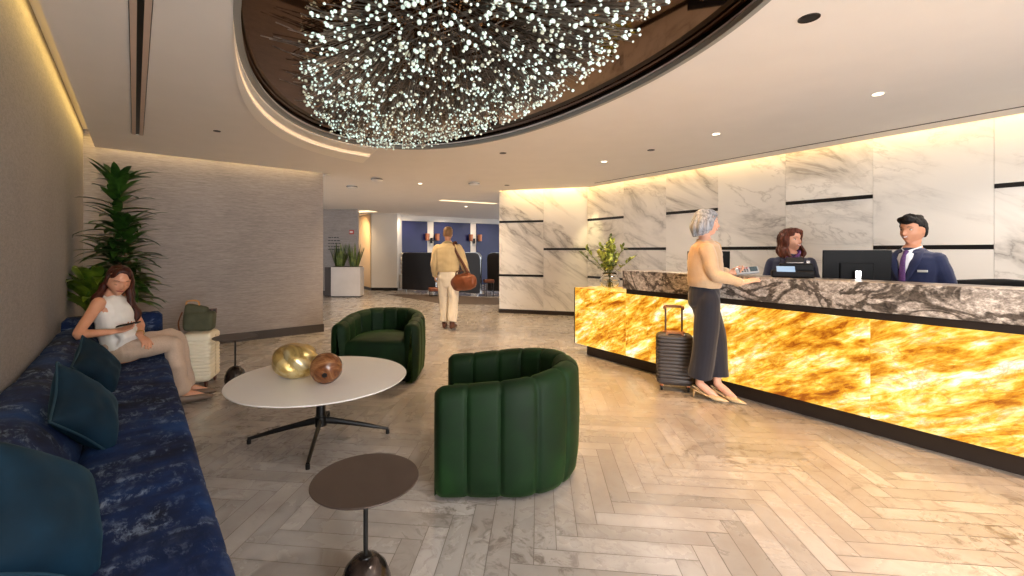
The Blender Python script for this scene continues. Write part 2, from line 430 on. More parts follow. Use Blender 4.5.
# stepped light ledge round the left end of the oval
def ledge():
    k0, k1 = 62, 92
    WH = M('cove_lit_plaster', (254, 246, 234), .6)  # plaster colour raised to carry the light of hidden cove strips
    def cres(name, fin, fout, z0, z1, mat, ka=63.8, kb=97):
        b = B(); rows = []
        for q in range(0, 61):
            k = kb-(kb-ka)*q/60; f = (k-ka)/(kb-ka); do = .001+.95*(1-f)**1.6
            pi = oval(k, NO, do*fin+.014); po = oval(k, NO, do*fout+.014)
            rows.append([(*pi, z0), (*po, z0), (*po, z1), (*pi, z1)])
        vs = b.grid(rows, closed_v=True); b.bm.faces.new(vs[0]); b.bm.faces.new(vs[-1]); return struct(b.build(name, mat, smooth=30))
    cres('trim_4', .0, 1.0, ZC-.006, ZC-.0005, emit('cove_glow', (255, 222, 182), .30))  # groove surface glows by itself in place of hidden cove strips
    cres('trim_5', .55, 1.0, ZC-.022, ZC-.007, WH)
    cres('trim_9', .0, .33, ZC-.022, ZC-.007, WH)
LEDGE = ledge
# ------------------------------------------------------------------ walls
def wall(name, a, c, z0, z1, thick, mat, tonekey=None):
    a = V(a[:2]); c = V(c[:2]); d = (c-a).normalized(); nrm = V((-d.y, d.x))*thick
    b = B(); b.prism([a, c, c+nrm, a+nrm], z0, z1); o = struct(b.build(name, mat)); 
    if tonekey is not None: tone(o, tonekey)
    return o
wall('wall_left', nt(-.49, -3.2), nt(-.49, 7.5), 0, ZU, .15, MAT['wave_cloth'])
wall('wall_grey', nt(-.49, 7.345), nt(2.425, 7.345), 0, ZU, .16, MAT['grass_cloth'])
wall('baseboard_grey', nt(-.48, 7.333), nt(2.43, 7.333), 0, .13, .012, MAT['baseboard'])
b = B(); b.prism([nt(2.425, 7.333)[:2], nt(2.437, 7.333)[:2], nt(2.437, 7.517)[:2], nt(2.425, 7.517)[:2]], 0, .13); struct(b.build('baseboard_grey_end', MAT['baseboard']))
# behind the camera side piers so the room closes left and right of the glazed front
wall('wall_right', cf(9.2, 2.6), cf(9.2, -2.5), 0, ZU, .15, MAT['white_wall'])
wall('wall_hall_left', (-8.9, 20), (-8.9, 9), 0, ZU, .1, MAT['white_wall'])
# marble walls: slabs and dark reveals -------------------------------------------------
REV = (.82, 1.39, 1.985)
def marble_wall(name, P, joints, kinds, flip=1):
    """P(s, b, z) -> point; joints along s"""
    key = 10
    for i in range(len(joints)-1):
        s0, s1 = joints[i]+.0012, joints[i+1]-.0012
        cuts = [0.0] + ([REV[0], REV[2]] if kinds[i] == 'A' else [REV[1]] if kinds[i] == 'B' else []) + [ZU]
        bq = B()
        for z0, z1 in zip(cuts, cuts[1:]):
            a0 = z0 + (.022 if z0 else 0); a1 = z1 - (.022 if z1 < ZU-.1 else 0)
            pts = [P(s0, 0), P(s1, 0), P(s1, .05*flip), P(s0, .05*flip)]
            bq.prism(pts, a0, a1)
        o = struct(bq.build('wall_marble', MAT['marble'])); tone(o, key+i+hash(len(name)))
        br = B()
        for z in cuts[1:-1]:
            pts = [P(s0+.003, -.004*flip), P(s1-.003, -.004*flip), P(s1-.003, .03*flip), P(s0+.003, .03*flip)]
            br.prism(pts, z-.023, z+.023)
        if cuts[1:-1]: struct(br.build('trim_6', MAT['black']))
JR = [-2.2, -1.27, -.37, .527, 1.448, 2.359, 3.283, 4.2, 5.12, 6.04, 6.96, 7.9, 9.2]
marble_wall('right', lambda s, b: cf(s, 2.45+b)[:2], JR, 'ABABABABABAB')
md = (MC-ML).normalized(); mn = V((-md.y, md.x)); LL = (MC-ML).length
marble_wall('far', lambda s, b: (ML+md*s+mn*b), [0, LL/2, LL+.03], 'AB')
wall('wall_marble_core', cf(-2.2, 2.501), cf(9.2, 2.501), 0, ZU, -.12 if False else .12, MAT['white_wall'])
b = B(); b.prism([ML+mn*.051, MC+mn*.051+md*.3, MC+mn*.3+md*.3, ML+mn*.3], 0, ZU); struct(b.build('wall_marble_back', MAT['white_wall']))
b = B(); b.prism([ML-md*.012+mn*-.014, MC-mn*.014, MC+mn*.01, ML-md*.012+mn*.31, ML-md*.0+mn*.31, ML+mn*-.0], 0, .085)
b.bm.free(); b.bm = bmesh.new()
b.prism([ML-mn*.014-md*.014, MC-mn*.014, MC, ML-mn*.002-md*.0], 0, .085); b.prism([ML-md*.014-mn*.014, ML-md*.001, ML-md*.001+mn*.3, ML-md*.014+mn*.3], 0, .085)
struct(b.build('baseboard_marble', MAT['dark_trim']))
wall('baseboard_marble_right', cf(-2.0, 2.436), cf(9.1, 2.436), 0, .085, .013, MAT['dark_trim'])
# thin slot in the ceiling parallel to the counter
b = B(); b.prism([cf(-1.6, 2.02)[:2], cf(9, 2.02)[:2], cf(9, 2.045)[:2], cf(-1.6, 2.045)[:2]], ZC-.004, ZC+.002); struct(b.build('trim_7', MAT['dark_trim']))

# ------------------------------------------------------------------ far hall
wall('wall_far_grey', (-8.9, 13.2), (-4.15, 13.2), 0, ZU, .2, MAT['grass_cloth'])
wall('baseboard_far', (-8.8, 13.185), (-4.14, 13.185), 0, .13, .012, MAT['baseboard'])
MAT['warm_panel'] = M('warm_beige_panel', (214, 184, 140), .5)
b = B(); b.prism([(-5.3, 16.6), (-4.12, 14.7), (-3.22, 14.62), (-3.22, 16.8), (-5.3, 16.8)], 0, ZU); struct(b.build('wall_column', MAT['white_wall']))
b = B(); b.prism([(-5.32, 16.59), (-4.125, 14.685), (-3.215, 14.605), (-3.215, 14.7), (-4.1, 14.78), (-5.25, 16.62)], 0, .1); struct(b.build('baseboard_column', MAT['black']))
b = B(); b.prism([(-5.28, 16.5), (-4.14, 14.7), (-4.15, 14.69), (-5.30, 16.5)], .1, ZC-.01); struct(b.build('trim_8', MAT['warm_panel']))
NA = V((-3.4, 15.3)); NB = V((.9, 17.9)); nd = (NB-NA).normalized(); nn = V((-nd.y, nd.x))
wall('wall_hall_soffit', NA-nn*.08, NB-nn*.08, 2.44, ZU, .3, MAT['white_wall'])
MAT['navy_panel'] = M('navy_lacquer_panel', (38, 40, 84), .25, noise_amt=.12, nscale=1.5)
wall('wall_hall_back', NA, NB, 0, 2.5, .12, MAT['white_wall'])
def nhit(px):
    r = (px-492)/430; s = (r*NA.y-NA.x)/(nd.x-r*nd.y); return s
for a, c in ((396, 427), (433.5, 470), (476, 505)):
    s0, s1 = nhit(a), nhit(c)
    b = B(); b.prism([NA+nd*s0-nn*.04, NA+nd*s1-nn*.04, NA+nd*s1-nn*.001, NA+nd*s0-nn*.001], .02, 2.435)
    tag(b.build('wall_panel', MAT['navy_panel']), {396: 'dark navy glossy wall panel beside the white column', 433.5: 'dark navy glossy wall panel behind the walking man', 476: 'dark navy glossy wall panel nearest the marble wall'}[a], 'wall panel', 'navy wall panels')
for x_, y_ in ((-2.9, 14.6), (-1.6, 15.3), (-.2, 16.0)): spot('hall_lamp', (x_, y_, ZC-.02), 42, (1, .80, .58), 1.9, .9, .06, (x_-.3, y_+1.0, 1.2))
spot('passage_lamp', (-4.9, 14.4, ZC-.03), 110, (1, .70, .38), 2.0, .9, .08, (-4.7, 15.6, 1.2))
# sconces: two copper shades and a black stem
for i, px in enumerate((430.5, 473.2)):
    s = nhit(px); p = NA+nd*s-nn*.06
    t = empty('wall_sconce', (p.x, p.y, 1.86), math.atan2(nd.y, nd.x), ['copper double-shade sconce on the pilaster left of the walking man', 'copper double-shade sconce on the pilaster right of the walking man'][i], 'lamp', 'copper wall sconces')
    for sx in (-1, 1):
        b = B(); b.lathe([(.075, -.12), (.085, .13), (.082, .13), (.072, -.12)], 20, (sx*.2, -.12, 0)); b.build('lamp_shade', MAT['copper'], t, 40)
        b = B(); b.ball((sx*.2, -.12, 0), .045, 12); b.build('bulb', emit('sconce_glow', (255, 190, 120), 2), t, True)
    b = B(); b.box((0, -.02, -.12), (.09, .04, .2), .01); b.cyl((-.2, -.12, -.125), (.2, -.12, -.125), .012); b.cyl((0, -.02, -.125), (0, -.12, -.125), .012); b.build('bracket', MAT['black'], t)
# ceiling light slots in the hall
GL = emit('warm_light_slot', (255, 226, 178), .8)
for nm, a, c, w_ in (('ceiling_light', (-1.25, 10.75), (.13, 11.55), .16), ('ceiling_light', (-4.9, 13.9), (-3.9, 13.55), .5)):
    a = V(a); c = V(c); d = (c-a).normalized(); m_ = V((-d.y, d.x))*w_
    b = B(); b.prism([a, c, c+m_, a+m_], ZC-.006, ZC+.004)
    tag(b.build(nm, GL), 'long glowing slot light in the hall ceiling beside the marble wall' if w_ < .3 else 'warm glowing ceiling recess over the passage by the white column', 'ceiling light')
# booth partitions
MAT['booth'] = M('black_booth_leather', (24, 22, 24), .4)
def booth(a, c, h, label, thick=.12, r=.18):
    a = V(a); c = V(c); d = c-a; L = d.length; t = empty('booth_partition', (a.x, a.y, 0), math.atan2(d.y, d.x), label, 'partition', 'black booth partitions')
    def outline(o):
        pts = [(o, .08+o), (L-o, .08+o)]
        for k in range(7): q = k/6*PI/2; pts.append((L-o-r+(r)*math.cos(q), h-o-r+r*math.sin(q)))
        for k in range(7): q = PI/2+k/6*PI/2; pts.append((o+r+r*math.cos(q), h-o-r+r*math.sin(q)))
        return pts
    b = B(); o = outline(.012)
    f0 = [b.bm.verts.new((p[0], 0, p[1])) for p in o]; f1 = [b.bm.verts.new((p[0], thick, p[1])) for p in o]; n = len(o)
    b.bm.faces.new(f0); b.bm.faces.new(f1[::-1])
    for i in range(n): b.bm.faces.new((f0[i], f0[(i+1) % n], f1[(i+1) % n], f1[i]))
    b.build('panel', MAT['booth'], t)
    b = B(); o2 = outline(.006); b.tube([(p[0], thick/2, p[1]) for p in o2+[o2[0]]], [(.009, thick/2+.006)]*(n+1), side=(0, 0, 1), n=6, steps=1, cap='flat'); b.build('edge_trim', MAT['chrome'], t)
    for x in (.12, L-.12):
        b = B(); b.cyl((x, thick/2, 0), (x, thick/2, .085), .02); b.build('leg', MAT['chrome'], t)
    return t
booth((-2.99, 14.25), (-1.78, 13.55), 1.3, 'long black booth partition left of the walking man', r=.12)
booth((-1.74, 13.5), (-.35, 12.72), 1.31, 'black booth partition with rounded chrome corner behind the walking man')
booth((-.16, 13.6), (.9, 13.2), 1.3, 'dark booth partition half hidden by the marble wall')
# banquette behind the booth gap, low stool, rug
b = B()
for k in range(5): b.box((-2.94, 15.0, .62+.15*k), (.5, .12, .14), .04, 3)
b.box((-2.94, 14.95, .3), (.5, .3, .5), .03); tag(b.build('booth_seat', M('cream_leather', (196, 186, 172), .5)), 'cream channelled booth seat beside the white column', 'seat')
b = B(); b.prism([(-3.3, 13.4), (-1.7, 13.25), (.15, 12.3), (.6, 11.2), (.15, 10.8), (-1.2, 10.9)], .001, .006)
tag(b.build('rug', M('dark_brown_rug', (70, 58, 50), .9, noise_amt=.3, nscale=20)), 'dark brown rug under the booths in the far hall', 'rug')
for i, (x, y, w_) in enumerate(((-1.72, 12.9, .22), (-.1, 12.9, .18))):
    t = empty('stool', (x, y, 0), .3, ['small tan stool below the long black partition', 'small brown stool at the right end of the black partition'][i], 'stool')
    b = B(); b.box((0, 0, .2 if i == 0 else .45), (w_*1.6, w_*1.6, .1), .03, 3); b.build('seat', MAT['leather'], t)
    for sx in (-1, 1):
        for sy in (-1, 1):
            b = B(); b.cyl((sx*w_*.6, sy*w_*.6, 0), (sx*w_*.6, sy*w_*.6, .16 if i == 0 else .41), .014, seg=8); b.build('leg', MAT['dark_trim'], t)
# planter with two snake plants
t = empty('planter_box', (-4.27, 12.72, 0), 0, 'pale rectangular planter box before the grey wall with lettering', 'planter')
b = B(); b.box((0, 0, .455), (.86, .36, .85), .008); b.build('box', M('pale_oak_laminate', (208, 200, 194), .5, noise_amt=.06, nscale=3), t)
b = B(); b.box((0, 0, .015), (.8, .32, .03)); b.build('plinth', MAT['black'], t)
b = B(); b.box((0, 0, .885), (.8, .3, .02)); b.build('soil', M('potting_soil', (46, 36, 28), .9), t)
b = B(); b.box((-.56, .1, .44), (.2, .3, .86), .01); tag(b.build('cabinet', M('dark_wood', (60, 46, 38), .5)), 'narrow dark cabinet left of the pale planter box', 'cabinet')
bpy.data.objects['cabinet'].location = (-4.27, 12.72, 0)
def blade(b, base, d, L, w, droop=0.3, n=7, up=V((0, 0, 1)), fold=.25):
    d = V(d).normalized(); side = d.cross(up)
    if side.length < .05: side = V((random.uniform(-1, 1), random.uniform(-1, 1), 0))
    side.normalize(); p = V(base); rows = []; dd = d.copy()
    for i in range(n+1):
        t = i/n; ww = w*(math.sin(PI*min(1, .12+t*.88))**.7 if i < n else 0.02)*.5
        nm = side.cross(dd)
        rows.append([p-side*ww+nm*ww*fold, p.copy(), p+side*ww+nm*ww*fold])
        p = p+dd*(L/n); dd = (dd+V((0, 0, -droop*L/n*2.2*(.3+t)))).normalized()
    b.grid(rows)
def leafmat(name, c1, c2, rough=.35):
    m = NT_(name); f = m.noise(m.coord(), 9, 3); 
    return m.set(Base_Color=m.ramp(f, [(.35, lin(c1)), (.65, lin(c2))]), Roughness=rough, Specular_IOR_Level=.45, Subsurface_Weight=.0)
MAT['snake'] = leafmat('snake_plant_leaf', (64, 84, 40), (122, 132, 62))
for i, x in enumerate((-.23, .2)):
    b = B(); r = random.Random(i+5)
    for k in range(34):
        a = r.uniform(0, 2*PI); blade(b, (x+.12*math.cos(a), .07*math.sin(a), .88), (.42*math.cos(a)*r.random(), .25*math.sin(a)*r.random(), 1), r.uniform(.38, .74), .06, .05)
    o = b.build('snake_plant', MAT['snake'], None, True); o.location = (-4.27, 12.72, 0)
    tag(o, ['upright snake plant at the left end of the planter box', 'upright snake plant at the right end of the planter box'][i], 'plant', 'snake plants in the planter')
# fire alarm, lettering
t = empty('fire_alarm', (-4.3, 13.19, 1.93), 0, 'small red fire alarm on the far grey wall', 'fire alarm')
RED = M('alarm_red', (190, 30, 24), .4)
b = B(); b.box((0, -.02, 0), (.13, .04, .13), .01); b.build('housing', RED, t)
b = B(); b.box((.0, -.05, .0), (.09, .03, .07), .01); b.build('strobe', M('strobe_lens', (220, 200, 190), .2), t)
t = empty('wall_lettering', (0, 0, 0), 0, 'small dark lines of lettering on the far grey wall', 'lettering'); r = random.Random(2)
for row in range(5):
    x = -5.02; b = B()
    while x < -4.72+.06*r.random():
        wl = r.uniform(.03, .09); b = B(); b.box((x+wl/2, 13.188, 1.76-row*.09), (wl, .012, .022)); b.build('word', MAT['black'], t); x += wl+.025

# ------------------------------------------------------------------ ceiling fixtures
def linear_slot():
    t = empty('air_diffuser', tuple(nt(1.05, 2.5, ZC)), ROT_NT, 'long slotted air diffuser in the ceiling left of the oval', 'vent')
    n0 = V((-1.777, 2.176)).dot(V((NX, NY))); t.location = nt(n0, 2.5, ZC)
    t1 = V((-3.88, 4.707)).dot(V((-NY, NX)))-2.5
    L0 = -3.5
    for s in (-1, 1):
        b = B(); b.box((s*.030, (t1+L0)/2, -.004), (.030, t1-L0, .012)); b.build('frame_bar', M('tan_frame', (206, 182, 164), .6), t); b = B(); b.box((s*.0475, (t1+L0)/2, -.002), (.003, t1-L0, .008)); b.build('frame_edge', MAT['dark_trim'], t)
    b = B(); b.box((0, (t1+L0)/2, -.001), (.03, t1-L0, .004)); b.build('slot', MAT['black'], t)
    b = B(); b.box((0, t1+.004, -.004), (.086, .012, .012)); b.build('end_cap', MAT['white_wall'], t)
linear_slot()
LIT = emit('downlight_glow', (255, 236, 205), 2.5)
def cpos(px, py, z=ZC):
    Y = 430*(z-1.35)/(251-py); return (px-492)/430*Y, Y
def downlight(px, py, r, lit, label, grp='recessed downlights'):
    x, y = cpos(px, py); t = empty('downlight', (x, y, ZC), ROT_CF, label, 'ceiling light', grp)
    b = B(); b.lathe([(r*.72, -.001), (r, -.004), (r, .0), (r*.72, .0)], 28); b.build('trim_ring', MAT['white_wall'] if lit else MAT['dark_trim'], t, 30)
    b = B(); b.lathe([(0, -.003), (r*.72, -.003), (r*.72, -.001), (0, -.001)], 28); b.build('lens', LIT if lit else MAT['black'], t)
    return t
downlight(878, 94, .05, True, 'lit round downlight in the ceiling above the two receptionists', 'lit downlights')
downlight(716, 134, .05, True, 'lit round downlight in the ceiling above the standing woman', 'lit downlights')
downlight(604, 161.7, .05, True, 'lit round downlight in the ceiling between oval and marble corner', 'lit downlights')
downlight(420, 183.6, .05, True, 'small lit downlight in the ceiling above the walking man', 'lit downlights')
downlight(466, 206.5, .06, True, 'faint lit downlight below the glowing slot in the far hall ceiling', 'lit downlights')
downlight(357, 153, .05, True, 'lit round downlight at the end of the crescent step beside the oval', 'lit downlights')
downlight(809, 18, .052, False, 'round dark ceiling speaker right of the oval', 'dark ceiling discs')
downlight(651, 150, .045, False, 'small dark ceiling disc between two lit downlights', 'dark ceiling discs')
downlight(217, 131, .035, False, 'small dark ceiling disc above the grey wall', 'dark ceiling discs')
downlight(503, 153, .045, False, 'small dark ceiling disc just beyond the oval', 'dark ceiling discs')
downlight(507, 185.2, .05, False, 'small dark ceiling disc in front of the marble wall end', 'dark ceiling discs')
for px, py, lab in ((352, 185.5, 'white ceiling detector nearest the grey wall corner'), (377, 178, 'white ceiling detector closest to the oval'), (474, 182.3, 'white ceiling detector toward the marble wall')):
    x, y = cpos(px, py); t = empty('smoke_detector', (x, y, ZC), 0, lab, 'smoke detector', 'white ceiling detectors')
    b = B(); b.lathe([(0, -.07), (.07, -.065), (.1, -.04), (.105, -.012), (.085, -.012), (.085, 0), (0, 0)], 24); b.build('dome', MAT['white_wall'], t, 40)
    b = B(); b.lathe([(.103, -.034), (.106, -.026), (.103, -.02)], 24); b.build('vent_band', MAT['baseboard'], t)
# socket plate on the grey wall
q = nt(1.13, 7.34); t = empty('wall_socket', (-4.03, 6.192, .485), ROT_NT, 'brown double socket plate low on the grey wall', 'socket')
b = B(); b.box((0, -.006, 0), (.115, .012, .075), .003); b.build('plate', M('brown_plate', (96, 62, 52), .4), t)
for s in (-1, 1):
    b = B(); b.box((s*.027, -.013, 0), (.034, .004, .05), .001); b.build('outlet', MAT['black'], t)

# ------------------------------------------------------------------ chandelier
def bead_glow():
    m = NT_('glass_bead_glow'); n = m.noise(m.coord(), 7, 2)
    return m.set(Base_Color=lin((214, 228, 220)), Roughness=.15, Emission_Color=m.ramp(n, [(.4, lin((216, 196, 150))), (.5, lin((206, 232, 220)))]), Emission_Strength=m.ramp(n, [(.35, (.12,)*3), (.62, (.46,)*3)]))
def chandelier():
    cx, cy = -.37, 3.02; A, Bx, D = 2.0, .90, .25; ztop = ZM
    t = empty('chandelier', (cx, cy, ztop), 0, 'huge burst of thin dark rods tipped with glowing glass beads in the oval ceiling', 'chandelier')
    rod_m = M('dark_bronze_rod', (140, 128, 118), .35, .6, noise_amt=.7, nscale=25); bead_m = bead_glow()
    br = bmesh.new(); bmesh.ops.create_uvsphere(br, u_segments=10, v_segments=7, radius=1); me_b = bpy.data.meshes.new('bead'); br.to_mesh(me_b); br.free(); me_b.materials.append(bead_m); me_b.shade_smooth()
    br = bmesh.new(); bmesh.ops.create_cone(br, cap_ends=True, segments=5, radius1=1, radius2=1, depth=1); me_r = bpy.data.meshes.new('rod'); br.to_mesh(me_r); br.free(); me_r.materials.append(rod_m)
    sph = B(); bmesh.ops.create_icosphere(sph.bm, subdivisions=1, radius=1); sv = np.array([v.co[:] for v in sph.bm.verts]); sf = [[v.index for v in f.verts] for f in sph.bm.faces]; sph.bm.free()
    r = random.Random(11); items = []
    for k in range(2700):
        a = r.uniform(0, 2*PI); q = math.sqrt(r.random()); q = q**.85
        lo = EU*(A*q*math.cos(a)) + EV*(Bx*q*math.sin(a))
        dz = -(D*math.sqrt(max(0, 1-q*q))*r.uniform(.55, 1.0)+.07+.1*r.random())
        tip = V((lo.x, lo.y, dz)); root = V((lo.x*.62, lo.y*.62, -.01))
        dirn = (root-tip).normalized(); L = r.uniform(.16, .42); rr_ = r.choice((.0065, .008, .010, .0125))
        if k % 3 == 0: tip = tip + (root-tip)*r.uniform(.1, .5)
        items.append((tip, tip+dirn*min(L, (root-tip).length), rr_))
    # near ones first
    items.sort(key=lambda i: (i[0]+V((cx, cy, ztop-1.35))).length)
    # only ones inside the picture count for the individual parts
    vis = [i for i in items if cy+i[0].y > 2.2*(-i[0].z+0)/1.0*0+1.9 and (ztop+i[0].z-1.35)/(cy+i[0].y)*430 < 250]
    first = vis[:100]; fs_ = set(id(i) for i in first)
    vv = []; ff = []; rb = B()
    rv = []; rf = []
    def addrod(a, c, rad):
        d = (c-a).normalized(); s1 = d.orthogonal().normalized(); s2 = d.cross(s1); k = len(rv)
        for p in (a, c):
            for j in range(3): th = 2*PI*j/3; rv.append(p+s1*rad*math.cos(th)+s2*rad*math.sin(th))
        for j in range(3): rf.append((k+j, k+(j+1) % 3, k+3+(j+1) % 3, k+3+j))
    for it in items:
        a, c, rad = it
        if id(it) in fs_:
            o = bpy.data.objects.new('rod', me_r); COL.objects.link(o); o.parent = t
            d = c-a; o.matrix_local = Matrix.Translation((a+c)/2) @ d.to_track_quat('Z', 'Y').to_matrix().to_4x4() @ Matrix.Diagonal((.0035, .0035, d.length, 1))
            o = bpy.data.objects.new('bead', me_b); COL.objects.link(o); o.parent = t; o.matrix_local = Matrix.Translation(a) @ Matrix.Scale(rad, 4)
        else:
            k = len(vv)*len(sv); vv.append(sv*rad+np.array(a)); ff += [[i+k for i in f] for f in sf]; addrod(a, c, .0032)
    # dark lattice under the mirror
    for k in range(800):
        a = r.uniform(0, 2*PI); q = math.sqrt(r.random())*.97
        p = EU*(A*q*math.cos(a))+EV*(Bx*q*math.sin(a)); dd = (EU*.85+EV*.5) if k % 2 else (EU*.25-EV*.97)
        dd = V((dd.x, dd.y, r.uniform(-.15, .15))).normalized(); L = r.uniform(.15, .5); z = -.05-.12*(1-q*q)
        addrod(V((p.x, p.y, z))-dd*L/2, V((p.x, p.y, z))+dd*L/2, .004)
    me = bpy.data.meshes.new('bead_mass'); me.from_pydata(np.concatenate(vv).tolist(), [], ff); me.materials.append(bead_m); me.shade_smooth()
    o = bpy.data.objects.new('bead_mass', me); COL.objects.link(o); o.parent = t; o['kind'] = 'stuff'
    me = bpy.data.meshes.new('rod_mass'); me.from_pydata([tuple(p) for p in rv], [], rf); me.materials.append(rod_m)
    o = bpy.data.objects.new('rod_mass', me); COL.objects.link(o); o.parent = t; o['kind'] = 'stuff'
chandelier()
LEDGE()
# ------------------------------------------------------------------ reception counter
def counter():
    t = empty('reception_counter', tuple(cf(0, 0)), ROT_CF, 'long reception counter with glowing amber onyx front and grey granite top', 'counter')
    L = 8.2
    def part(name, s0, s1, b0, b1, z0, z1, mat, bev=0, key=None):
        b = B(); b.box(((s0+s1)/2, (b0+b1)/2, (z0+z1)/2), (s1-s0, b1-b0, z1-z0), bev); o = b.build(name, mat, t)
        if key is not None: tone(o, key)
        return o
    part('plinth', .12, L, .1, .5, 0, .142, MAT['dark_trim'])
    for i, (a, c) in enumerate(((0, .83), (.83, 3.03), (3.03, 5.25), (5.25, 7.5))):
        part('onyx_panel', a+.003, c-.003, 0, .03, .143, .858, MAT['onyx'], .001, 31+i)
    part('end_panel', 0, .03, .032, .55, .143, .858, MAT['onyx'], 0, 50)
    part('ledge_top', 0.0, .83, .0, .56, .859, .872, MAT['onyx'], .002, 52)
    part('core', .035, L, .035, .5, .146, .855, MAT['dark_trim'])
    part('shadow_gap', .832, L, .012, .5, .857, .924, MAT['dark_trim'])
    part('granite_slab', .81, L, -.03, .02, .915, 1.125, MAT['granite'], .004)
    part('granite_top', .81, L, .021, .30, 1.095, 1.125, MAT['granite'], .003)
    part('upstand', .83, L, .18, .28, .92, 1.094, MAT['dark_trim'])
    part('corner_trim', -.008, .0, -.006, .05, .143, .872, MAT['dark_trim'])
    part('work_surface', .9, L, .505, 1.0, .72, .75, MAT['dark_trim'])
    part('work_panel', .9, L, .505, .53, 0, .72, MAT['dark_trim'])
    return t
counter()

# ------------------------------------------------------------------ sofa
def sofa_mat():
    m = NT_('blue_worn_velvet'); v = m.coord((1, 1, 1))
    n1 = m.noise(v, 3.2, 5, .6); n2 = m.noise(m.coord((1.0, .45, 1)), 26, 8, .75, .4); n3 = m.noise(m.coord((.7, 2.4, 1)), 5, 3)
    base = m.ramp(n1, [(.32, lin((6, 13, 32))), (.5, lin((13, 35, 76))), (.7, lin((26, 62, 116)))])
    k = m.math('MULTIPLY', m.ramp(n2, [(.50, (0,)*3), (.62, (1,)*3)]), m.ramp(n3, [(.44, (.03,)*3), (.64, (.55,)*3)]))
    c = m.mix(k, base, lin((150, 168, 194)))
    m.bump(n2, .2, .004)
    return m.set(Base_Color=c, Roughness=.75, Specular_IOR_Level=.2, Sheen_Weight=.03, Sheen_Tint=lin((120, 150, 210)), Sheen_Roughness=.4)
MAT['sofa'] = sofa_mat()
def extr(profile, t0, t1, step, groove=0, pitch=.24, wob=.0, closed=True, seed=0):
    """profile list of (n,z); swept along t (local y)"""
    b = B(); n = max(2, int((t1-t0)/step)); rows = []
    cn = sum(p[0] for p in profile)/len(profile); cz = sum(p[1] for p in profile)/len(profile)
    for i in range(n+1):
        t = t0+(t1-t0)*i/n; g = 0
        if groove: g = groove*math.exp(-((((t/pitch) % 1)-.5)*pitch/.012)**2)
        e = min(t-t0, t1-t); rnd = .035*max(0, 1-e/.04)**2
        row = []
        for (x, z) in profile:
            d = V((x-cn, z-cz)); L = d.length; d = d/L if L else d
            w = wob*noise.noise(V((x*5, t*3, z*5+seed)))
            row.append((x-d.x*(g+rnd)+d.x*w, t, z-d.y*(g+rnd)+d.y*w))
        rows.append(row)
    vs = b.grid(rows, closed_v=True)
    b.bm.faces.new(vs[0]); b.bm.faces.new(vs[-1])
    return b
def rprof(x0, x1, z0, z1, r, n=5):
    pts = []
    for (cx, cz, a0) in ((x1-r, z0+r, -PI/2), (x1-r, z1-r, 0), (x0+r, z1-r, PI/2), (x0+r, z0+r, PI)):
        for k in range(n+1): a = a0+PI/2*k/n; pts.append((cx+r*math.cos(a), cz+r*math.sin(a)))
    # densify long edges
    out = []
    for i in range(len(pts)):
        p, q = V(pts[i]), V(pts[(i+1) % len(pts)]); m = max(1, int((q-p).length/.06))
        for k in range(m): out.append(tuple(p+(q-p)*k/m))
    return out
T0, T1 = -.5, 5.02
t = empty('sofa', (0, 0, 0), ROT_NT, 'long blue velvet banquette sofa with worn silvery flecks along the left wall', 'sofa')
extr(rprof(-.2, .225, .2, .445, .05), T0, T1, .03, .011, .24, .006).build('seat_cushion', MAT['sofa'], t, True)
extr(rprof(-.40, .2, .06, .21, .02), T0, T1, .1, 0).build('base', MAT['sofa'], t, 40)
prof = [(-.478, .2), (-.24, .2), (-.185, .42), (-.20, .5), (-.255, .6), (-.31, .665), (-.36, .695), (-.42, .70), (-.47, .69)]
pp = []
for i in range(len(prof)):
    p, q = V(prof[i]), V(prof[(i+1) % len(prof)]); m = max(1, int((q-p).length/.04))
    for k in range(m): pp.append(tuple(p+(q-p)*k/m))
extr(pp, T0, T1+.02, .03, .010, .72, .018).build('backrest', MAT['sofa'], t, True)
def end_back():
    b = extr(rprof(-.06, .1, .2, .79, .05), -.47, .2, .03, .010, .2, .004)
    o = b.build('end_backrest', MAT['sofa'], t, True); o.location = (0, T1+.1, 0); o.rotation_euler = (0, 0, -PI/2); o.location = (-0.0, T1+.08, 0)
end_back()
for (n_, t_) in ((.1, -.3), (.1, 2.2), (.1, 4.7)):
    b = B(); b.box((n_, t_, .03), (.05, .05, .06)); b.build('foot', MAT['black'], t)

